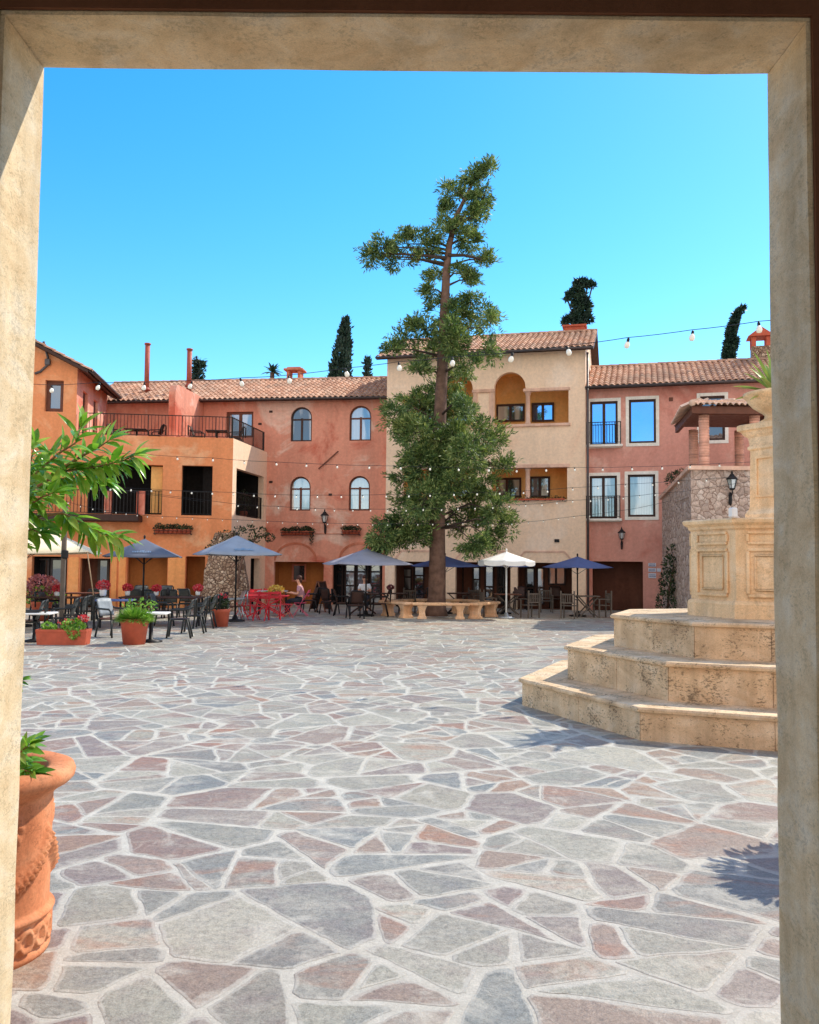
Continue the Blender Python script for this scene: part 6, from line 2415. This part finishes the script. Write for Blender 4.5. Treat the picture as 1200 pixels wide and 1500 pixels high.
def seated(label, loc, rz, shirt, hair, lean=0.05):
    """seated figure: local +Y is forward, seat at z 0.45"""
    t = thing('person', label, 'person', loc, rz)
    J = [((0, -0.02, 0.53), 0.135), ((0, -0.03, 0.70), 0.125), ((0, -0.02 + lean, 0.92), (0.17, 0.11)), ((0, -0.01 + lean, 1.04), 0.075), ((0, 0.0 + lean, 1.10), 0.055),
         ((0, 0.03 + lean, 1.19), (0.075, 0.085)), ((0, 0.03 + lean, 1.29), (0.07, 0.085))]
    E = [(0, 1), (1, 2), (2, 3), (3, 4), (4, 5), (5, 6)]
    hands = []
    for sx in (-1, 1):
        b = len(J)
        J += [((sx * 0.17, -0.01 + lean, 0.99), 0.062), ((sx * 0.22, 0.02 + lean, 0.75), 0.046), ((sx * 0.14, 0.27 + lean, 0.79), 0.034), ((sx * 0.11, 0.33 + lean, 0.795), (0.036, 0.018)), ((sx * 0.1, 0.39 + lean, 0.79), (0.038, 0.014))]
        E += [(2, b), (b, b + 1), (b + 1, b + 2), (b + 2, b + 3), (b + 3, b + 4)]
        hands.append(b + 4)
        for k in range(4):
            f = len(J)
            x = sx * 0.1 + (k - 1.5) * 0.02
            J += [((x, 0.425 + lean, 0.787), 0.0085), ((x, 0.455 + lean - abs(k - 1) * 0.006, 0.775), 0.0075)]
            E += [(b + 4, f), (f, f + 1)]
        f = len(J)
        J += [((sx * 0.06, 0.36 + lean, 0.79), 0.01), ((sx * 0.045, 0.395 + lean, 0.785), 0.008)]
        E += [(b + 3, f), (f, f + 1)]
        b = len(J)
        J += [((sx * 0.1, 0.02, 0.52), 0.095), ((sx * 0.12, 0.40, 0.52), 0.068), ((sx * 0.12, 0.42, 0.28), 0.055), ((sx * 0.12, 0.41, 0.08), 0.036), ((sx * 0.13, 0.52, 0.035), (0.042, 0.03))]
        E += [(0, b), (b, b + 1), (b + 1, b + 2), (b + 2, b + 3), (b + 3, b + 4)]
    body = skin_mesh('body', J, E, 'skin', t)
    # clothing
    Js = [((0, -0.02, 0.56), 0.15), ((0, -0.03, 0.72), 0.14), ((0, -0.02 + lean, 0.93), (0.185, 0.125)), ((0, -0.01 + lean, 1.03), 0.08)]
    Es = [(0, 1), (1, 2), (2, 3)]
    for sx in (-1, 1):
        b = len(Js)
        Js += [((sx * 0.175, -0.01 + lean, 0.99), 0.075), ((sx * 0.22, 0.01 + lean, 0.82), 0.06)]
        Es += [(2, b), (b, b + 1)]
    skin_mesh('shirt', Js, Es, shirt, t)
    Jt = [((0, -0.02, 0.54), 0.148)]
    Et = []
    for sx in (-1, 1):
        b = len(Jt)
        Jt += [((sx * 0.1, 0.03, 0.52), 0.105), ((sx * 0.12, 0.41, 0.52), 0.08), ((sx * 0.12, 0.43, 0.26), 0.066), ((sx * 0.12, 0.42, 0.1), 0.058)]
        Et += [(0, b), (b, b + 1), (b + 1, b + 2), (b + 2, b + 3)]
    skin_mesh('trousers', Jt, Et, 'cloth_dark', t)
    m = MB()
    hc = (0, 0.02 + lean, 1.28)
    m.ball((hc[0], hc[1] - 0.015, hc[2] + 0.02), (0.09, 0.1, 0.1), 14, 8)
    m.ball((hc[0], hc[1] - 0.06, hc[2] - 0.06), (0.075, 0.055, 0.1), 10, 6)
    m.build('hair', hair, t)
    m = MB()
    m.tube([(0, hc[1] + 0.09, 1.235), (0, hc[1] + 0.118, 1.2), (0, hc[1] + 0.09, 1.195)], [0.008, 0.013, 0.01], 6)
    for sx in (-1, 1):
        m.ball((sx * 0.083, hc[1] - 0.0, 1.22), (0.012, 0.022, 0.032), 8, 5)
    m.build('nose_and_ears', 'skin', t)
    m = MB()
    for sx in (-1, 1):
        m.ball((sx * 0.03, hc[1] + 0.084, 1.235), (0.012, 0.008, 0.008), 8, 5)
    m.build('eyes', 'iron', t)
    m = MB()
    m.tube([(-0.022, hc[1] + 0.085, 1.165), (0, hc[1] + 0.092, 1.163), (0.022, hc[1] + 0.085, 1.165)], 0.006, 6)
    m.build('mouth', 'petal_mauve', t)
    return t


seated('person in a greyish pink top sitting on the pink chair beside the red cafe set', SEATP, PI / 2, 'cloth_pink', 'red_hair' if False else 'hair')
p = gnd(534, 895)
pc = wood_chair('wooden chair under the person in white')
pc.location, pc.rotation_euler = p, (0, 0, PI)
seated('person in a white shirt sitting at the dark table under the slate parasol', p, PI, 'cloth_white', 'hair')


# ------------------------------------------------------------------ terrace furniture (upstairs)
def up_table(label, px, Y):
    p = at(px, 640, Y)
    t = table(label, 0.9, 0.7, 0.72, 'iron', 'iron', (p.x, Y, zf + 0.001), 0.1, 'ped')
    return p


p = up_table('dark round-footed table on the roof terrace near the glazed door', 318, 37.4)
d = dup(kc, (p.x - 0.8, 37.4, zf), -PI / 2, 'dark chair on the roof terrace beside the lit dividing wall')
d['group'] = 'dark chairs up on the roof terrace'
d = dup(kc, (p.x + 0.75, 37.6, zf), PI / 2, 'dark chair on the roof terrace below the glazed door')
d['group'] = 'dark chairs up on the roof terrace'
p = up_table('dark table on the roof terrace left of the dividing wall', 200, 37.2)
d = dup(kc, (p.x - 0.8, 37.2, zf), -PI / 2, 'dark chair on the roof terrace, far left behind the leaves')
d['group'] = 'dark chairs up on the roof terrace'
d = dup(kc, (p.x + 0.8, 37.2, zf), PI / 2, 'dark chair on the roof terrace just left of the dividing wall')
d['group'] = 'dark chairs up on the roof terrace'
# plants in the side loggia
for (x, lab) in ((356, 'dark leafy plant behind the side loggia railing, left'), (376, 'dark leafy plant behind the side loggia railing, right')):
    q = SDF.uv(x, 745)
    pw_ = SDF.w(q[0], 0.6, so_[2])
    t = bush('potted_plant', lab, 'plant', (pw_.x, pw_.y, so_[2] - 0.02), [((0, 0, 0.6), (0.35, 0.35, 0.5), 240), ((0, 0, 0.9), (0.25, 0.25, 0.4), 120)], 'dark_leaf', 0.13, 0.4)
    m = MB()
    m.lathe([(0.13, 0.0), (0.2, 0.3), (0.2, 0.34)], 12)
    m.build('pot', 'terracotta_red', t)


# ------------------------------------------------------------------ string lights
def string(label, pts, depth, size, every=None, extra=((), ())):
    """pts: bulb centres in the photo; depth(px) gives distance"""
    t = thing('string_lights', label, 'string lights', at(pts[0][0], pts[0][1], depth(pts[0][0])), 0, 'strings of festoon bulbs across the plaza')
    o_ = t.location.copy()
    top = []
    for x, y in pts:
        p = at(x, y, depth(x))
        top.append(p + Vector((0, 0, size * 1.5)))
    wire = [at(x, y, depth(x)) for x, y in extra[0]] + top + [at(x, y, depth(x)) for x, y in extra[1]]
    dense = []
    for a, b in zip(wire[:-1], wire[1:]):
        for k in range(4):
            f = k / 4
            dense.append(a.lerp(b, f) - Vector((0, 0, 0.05 * size * 10 * f * (1 - f))) - o_)
    dense.append(wire[-1] - o_)
    m = MB()
    m.tube(dense, 0.0065 if size > 0.05 else 0.0055, 5)
    m.build('cable', 'iron', t)
    bm0 = MB()
    bm0.lathe([(size * 0.12, -size * 1.0), (size * 0.5, -size * 0.85), (size * 0.66, -size * 0.35), (size * 0.55, size * 0.15), (size * 0.3, size * 0.55), (size * 0.26, size * 0.6)], 12)
    sm = MB()
    sm.lathe([(size * 0.3, size * 0.5), (size * 0.34, size * 0.6), (size * 0.32, size * 1.2), (size * 0.15, size * 1.45)], 10)
    first = None
    for p in top:
        loc = p - o_ - Vector((0, 0, size * 1.5))
        rot = (R.uniform(-0.35, 0.35), R.uniform(-0.35, 0.35), 0)
        if first is None:
            b_ = bm0.build('bulb', 'bulb', t)
            s_ = sm.build('socket', 'iron', b_)
            first = (b_, s_)
        else:
            b_ = first[0].copy()
            COL.objects.link(b_)
            s_ = first[1].copy()
            COL.objects.link(s_)
            s_.parent = b_
        b_.location = loc
        b_.rotation_euler = rot
    return t


dA = lambda x: 21.0 - (x - 60) / 1075 * 7.5
string('nearest festoon string with large bulbs crossing the sky above the roofs', [(76, 571), (144, 567), (211, 567), (279, 565), (354, 561), (424, 557), (508, 547), (585, 538), (663, 531), (749, 525), (833, 515), (919, 504), (1014, 493), (1112, 481)], dA, 0.075, extra=(((-60, 555),), ((1240, 458),)))
dB = lambda x: 24.2
string('festoon string crossing the facades just above the first floor loggia', [(79, 662), (125, 664), (170, 667), (215, 669), (260, 672), (312, 674), (358, 678), (405, 680), (449, 682), (494, 684), (541, 685), (587, 686), (630, 687), (672, 688), (716, 689), (757, 690), (800, 689), (842, 688), (883, 688), (926, 687), (970, 686), (1011, 684), (1054, 682)], dB, 0.042, extra=(((-50, 655),), ((1200, 672),)))
dC = lambda x: 25.0
string('festoon string crossing the lower arched windows', [(79, 711), (105, 713), (133, 715), (162, 717), (192, 718), (222, 719), (250, 721), (281, 722), (311, 723), (342, 724), (372, 726), (403, 727), (434, 728), (465, 728), (500, 728), (532, 728), (566, 727), (599, 727), (630, 726), (665, 725), (699, 724), (732, 723), (767, 722), (802, 720), (839, 717), (876, 715), (916, 712), (956, 710), (994, 707), (1035, 704)], dC, 0.037, extra=(((-50, 700),), ((1200, 692),)))
dD = lambda x: 25.8
string('faint festoon string just below the lower arched windows', [(349, 741), (377, 743), (408, 744), (435, 746), (462, 747), (490, 748), (517, 748), (543, 748), (568, 748), (595, 748), (620, 747), (647, 747), (671, 746), (696, 745), (722, 744), (746, 742), (770, 741), (794, 740), (816, 737), (839, 735), (865, 734), (891, 732), (913, 730), (937, 728), (960, 725)], dD, 0.031, extra=(((300, 735), (-40, 690)), ((1000, 720), (1200, 690))))
dE = lambda x: 26.6
string('lowest festoon string in front of the wing balcony and flower boxes', [(100, 737), (118, 742), (136, 746), (154, 749), (170, 751), (185, 753), (201, 755), (216, 757), (238, 758), (259, 759), (282, 760)] + [(282 + 22 * i, 760 + 9 * math.sin(i / 26 * PI)) for i in range(1, 19)] + [(700, 769), (722, 769), (750, 768), (774, 766), (796, 764), (818, 761), (841, 758), (864, 756)], dE, 0.024, extra=(((40, 720),), ((930, 745), (1000, 730))))

# ------------------------------------------------------------------ foreground urns with shrubs
UX = at(-21, 1380, 4.2).x - 0.05
UY = 4.2
urn = thing('terracotta_urn', 'large ornamented terracotta urn beside the left gateway jamb', 'urn', (UX, UY, 0))
rbm = 0.315


def relief(a, z):
    r = 0.0
    if 0.26 < z < 0.70:
        # swag garlands hanging between rosettes
        t_ = (a * 4 / (2 * PI)) % 1.0
        sw = 0.34 + 0.2 * (2 * t_ - 1) ** 2
        dz = abs(z - sw)
        if dz < 0.06:
            r += 0.042 * math.cos(dz / 0.06 * PI / 2) * (0.65 + 0.35 * math.sin(a * 60) * math.sin(z * 120))
        # shell above each swag
        da = (t_ - 0.5) * 2 * PI / 4
        dr = math.hypot(da * rbm, (z - 0.60) * 0.9)
        if dr < 0.085:
            fan = math.atan2(z - 0.65, da * rbm)
            r += 0.03 * (0.55 + 0.45 * math.cos(fan * 12)) * (1 - dr / 0.085) ** 0.4
    if 0.045 < z < 0.16:
        t_ = (a * 22 / (2 * PI)) % 1.0
        e = math.hypot((t_ - 0.5) * 2, (z - 0.1) / 0.055)
        if 0.55 < e < 1.0:
            r += 0.018
    return r


prof = [(0.0, 0.0), (0.318, 0.0), (0.325, 0.02), (0.318, 0.04)] + [(0.312, 0.045 + i * 0.0075) for i in range(16)] + [(0.318, 0.17), (0.335, 0.178), (0.34, 0.19), (0.33, 0.2), (0.315, 0.21)] + [(0.314 + 0.004 * i / 40, 0.22 + i * 0.0122) for i in range(41)] + [(0.33, 0.725), (0.355, 0.745), (0.39, 0.765), (0.41, 0.785), (0.415, 0.81), (0.405, 0.835), (0.38, 0.845), (0.31, 0.842), (0.285, 0.83), (0.28, 0.78)]
mb = MB()
mb.lathe(prof, 200, (0, 0, 0), 0.35, True, False, relief)
mb.build('pot', 'terracotta', urn)
mb = MB()
mb.lathe([(0.283, 0.79), (0.01, 0.8)], 24)
mb.build('soil', 'soil', urn)


def leaf(mb, base, d, L, w_, up=None):
    """broad pointed laurel leaf, folded on its midrib"""
    d = Vector(d).normalized()
    up = Vector(up or (R.gauss(0, 0.4), -0.3 + R.gauss(0, 0.4), 1)).normalized()
    sd_ = d.cross(up)
    if sd_.length < 0.1:
        sd_ = d.cross(Vector((1, 0, 0)))
    sd_.normalize()
    nr = sd_.cross(d).normalized()
    p = Vector(base)
    prof = [(0.0, 0.06), (0.15, 0.5), (0.35, 0.95), (0.55, 1.0), (0.75, 0.7), (0.9, 0.32), (1.0, 0.02)]
    vs = []
    for t_, k in prof:
        q = p + d * L * t_ - nr * (0.25 * L * t_ * t_)
        vs += [q - sd_ * w_ * k / 2 + nr * w_ * k * 0.18, q, q + sd_ * w_ * k / 2 + nr * w_ * k * 0.18]
    fs = []
    for i in range(len(prof) - 1):
        a = i * 3
        fs += [(a, a + 1, a + 4, a + 3), (a + 1, a + 2, a + 5, a + 4)]
    mb.add(vs, fs, True)


shb = thing('laurel_shrub', 'leafy laurel shrub reaching in from the left, growing in the urn', 'shrub', (UX, UY, 0.8))
O = Vector((UX, UY, 0.8))
lm, sm_ = MB(), MB()


def twig(pts, dys, n, L=0.108, w_=0.034, start=0.25, r0=0.009, hang=0.5, tipn=5):
    P = [at(x, y, UY + dy) - O for (x, y), dy in zip(pts, dys)]
    sm_.tube(P, [r0 * (1 - 0.75 * i / (len(P) - 1)) for i in range(len(P))], 6, False)
    segs = [(P[i + 1] - P[i]).length for i in range(len(P) - 1)]
    tot = sum(segs)

    def samp(t_):
        s_ = t_ * tot
        for i, l_ in enumerate(segs):
            if s_ <= l_ or i == len(segs) - 1:
                return P[i].lerp(P[i + 1], min(1, s_ / l_)), (P[i + 1] - P[i]).normalized()
            s_ -= l_
    n = int(n * 1.7)
    for k in range(n):
        t_ = start + (1 - start) * (k + R.random() * 0.6) / n
        p, d = samp(min(t_, 1))
        a = k * 2.4 + R.uniform(-0.4, 0.4)
        x_ = d.cross(Vector((0, 0, 1))).normalized()
        y_ = x_.cross(d)
        o_ = x_ * math.cos(a) + y_ * math.sin(a)
        dv = (d * 0.75 + o_ * 0.8 + Vector((0, 0, -hang * R.random()))).normalized()
        leaf(lm, p, dv, L * R.uniform(0.75, 1.2), w_ * R.uniform(0.8, 1.2))
    p, d = samp(1.0)
    for k in range(tipn):
        dv = (d + Vector((R.gauss(0, 0.35), R.gauss(0, 0.35), R.gauss(0.05, 0.35)))).normalized()
        leaf(lm, p, dv, L * R.uniform(0.8, 1.15), w_ * R.uniform(0.8, 1.1))


root_ = Vector((0, 0, 0))
mainp = [(-25, 1120), (-20, 950), (-5, 840), (10, 770)]
Pm = [at(x, y, UY) - O for x, y in mainp]
sm_.tube([Vector((0, 0, -0.05))] + Pm[1:], [0.022, 0.018, 0.014, 0.011], 7)
twig([(10, 770), (45, 700), (85, 665), (112, 648), (118, 628)], [0, -0.05, -0.1, -0.1, -0.1], 16, 0.125, start=0.45)
twig([(10, 770), (50, 715), (95, 690), (140, 684), (180, 675), (196, 668)], [0, 0.05, 0.1, 0.12, 0.1, 0.1], 44, 0.125, start=0.4, hang=1.0)
twig([(85, 690), (120, 668), (145, 655), (160, 645)], [0.1, 0.12, 0.15, 0.15], 12, 0.12, start=0.2, hang=0.4)
twig([(10, 780), (50, 757), (92, 752), (118, 765), (150, 782), (172, 786)], [0, -0.05, -0.1, -0.12, -0.12, -0.1], 24, 0.115, start=0.5, hang=1.0)
twig([(5, 790), (30, 740), (55, 700), (70, 672)], [0, 0.1, 0.12, 0.1], 26, 0.125, start=0.35, hang=0.3)
twig([(5, 790), (35, 745), (62, 728), (78, 722)], [0, -0.15, -0.2, -0.2], 16, 0.12, start=0.4, hang=0.6)
twig([(0, 800), (30, 765), (55, 758), (66, 764)], [0, 0.0, 0.0, 0.0], 10, 0.11, start=0.5, hang=0.9, tipn=3)
twig([(5, 800), (25, 735), (42, 690), (50, 655)], [0, -0.2, -0.25, -0.25], 26, 0.125, start=0.35, hang=0.5)
twig([(5, 790), (40, 730), (80, 702), (120, 700), (150, 704)], [0, 0.2, 0.25, 0.25, 0.2], 26, 0.12, start=0.4, hang=1.0)
twig([(5, 830), (25, 790), (45, 775), (58, 780)], [0, -0.1, -0.1, -0.1], 12, 0.11, start=0.4, hang=0.9)
twig([(-10, 820), (-30, 730), (-60, 660)], [0, 0.1, 0.2], 24, 0.12, start=0.3)
twig([(-10, 880), (-60, 800), (-110, 740)], [0, -0.1, -0.2], 26, 0.12, start=0.3)
twig([(-10, 1040), (12, 1010), (30, 998)], [0, 0, 0], 5, 0.05, 0.02, start=0.6, tipn=3)
twig([(-15, 1125), (10, 1118), (32, 1100), (44, 1090)], [0.02, -0.05, -0.1, -0.1], 16, 0.1, 0.03, start=0.35, hang=0.4)
twig([(-15, 1125), (15, 1130), (35, 1128), (48, 1132)], [-0.05, -0.1, -0.15, -0.15], 14, 0.095, 0.03, start=0.35, hang=0.9)
twig([(-15, 1125), (5, 1110), (28, 1112), (42, 1118)], [0.05, 0.05, 0.05, 0.05], 12, 0.1, 0.03, start=0.35, hang=0.4)
lm.build('leaves', 'shrub', shb)
sm_.build('stems', 'bark_light', shb)

# matching urn hidden behind the right jamb; its shrub throws the soft shadow
ur2 = thing('terracotta_urn', 'terracotta urn with a shrub behind the right gateway jamb', 'urn', (3.2, 5.95, 0))
mb = MB()
mb.lathe(prof, 64, (0, 0, 0), 0.35, True, False)
mb.build('pot', 'terracotta', ur2)
mb = MB()
mb.lathe([(0.283, 0.79), (0.01, 0.8)], 24)
mb.build('soil', 'soil', ur2)
mb = MB()
for _ in range(1500):
    a, el = R.uniform(0, 2 * PI), R.uniform(-0.2, 1.4)
    d = Vector((math.cos(a) * math.cos(el), math.sin(a) * math.cos(el), math.sin(el)))
    p = Vector((0, 0, 1.0)) + d * R.uniform(0.05, 0.46)
    leaf(mb, p, d + Vector((0, 0, -0.2)), 0.13, 0.04)
for _ in range(16):
    leaf(mb, Vector((-0.3, -0.2, 0.72)) + Vector((R.uniform(-0.25, 0.1), R.uniform(-0.2, 0.1), R.uniform(-0.15, 0.15))), (-1, R.gauss(0, 0.4), R.gauss(-0.3, 0.4)), 0.14, 0.04)
mb.build('leaves', 'shrub', ur2)
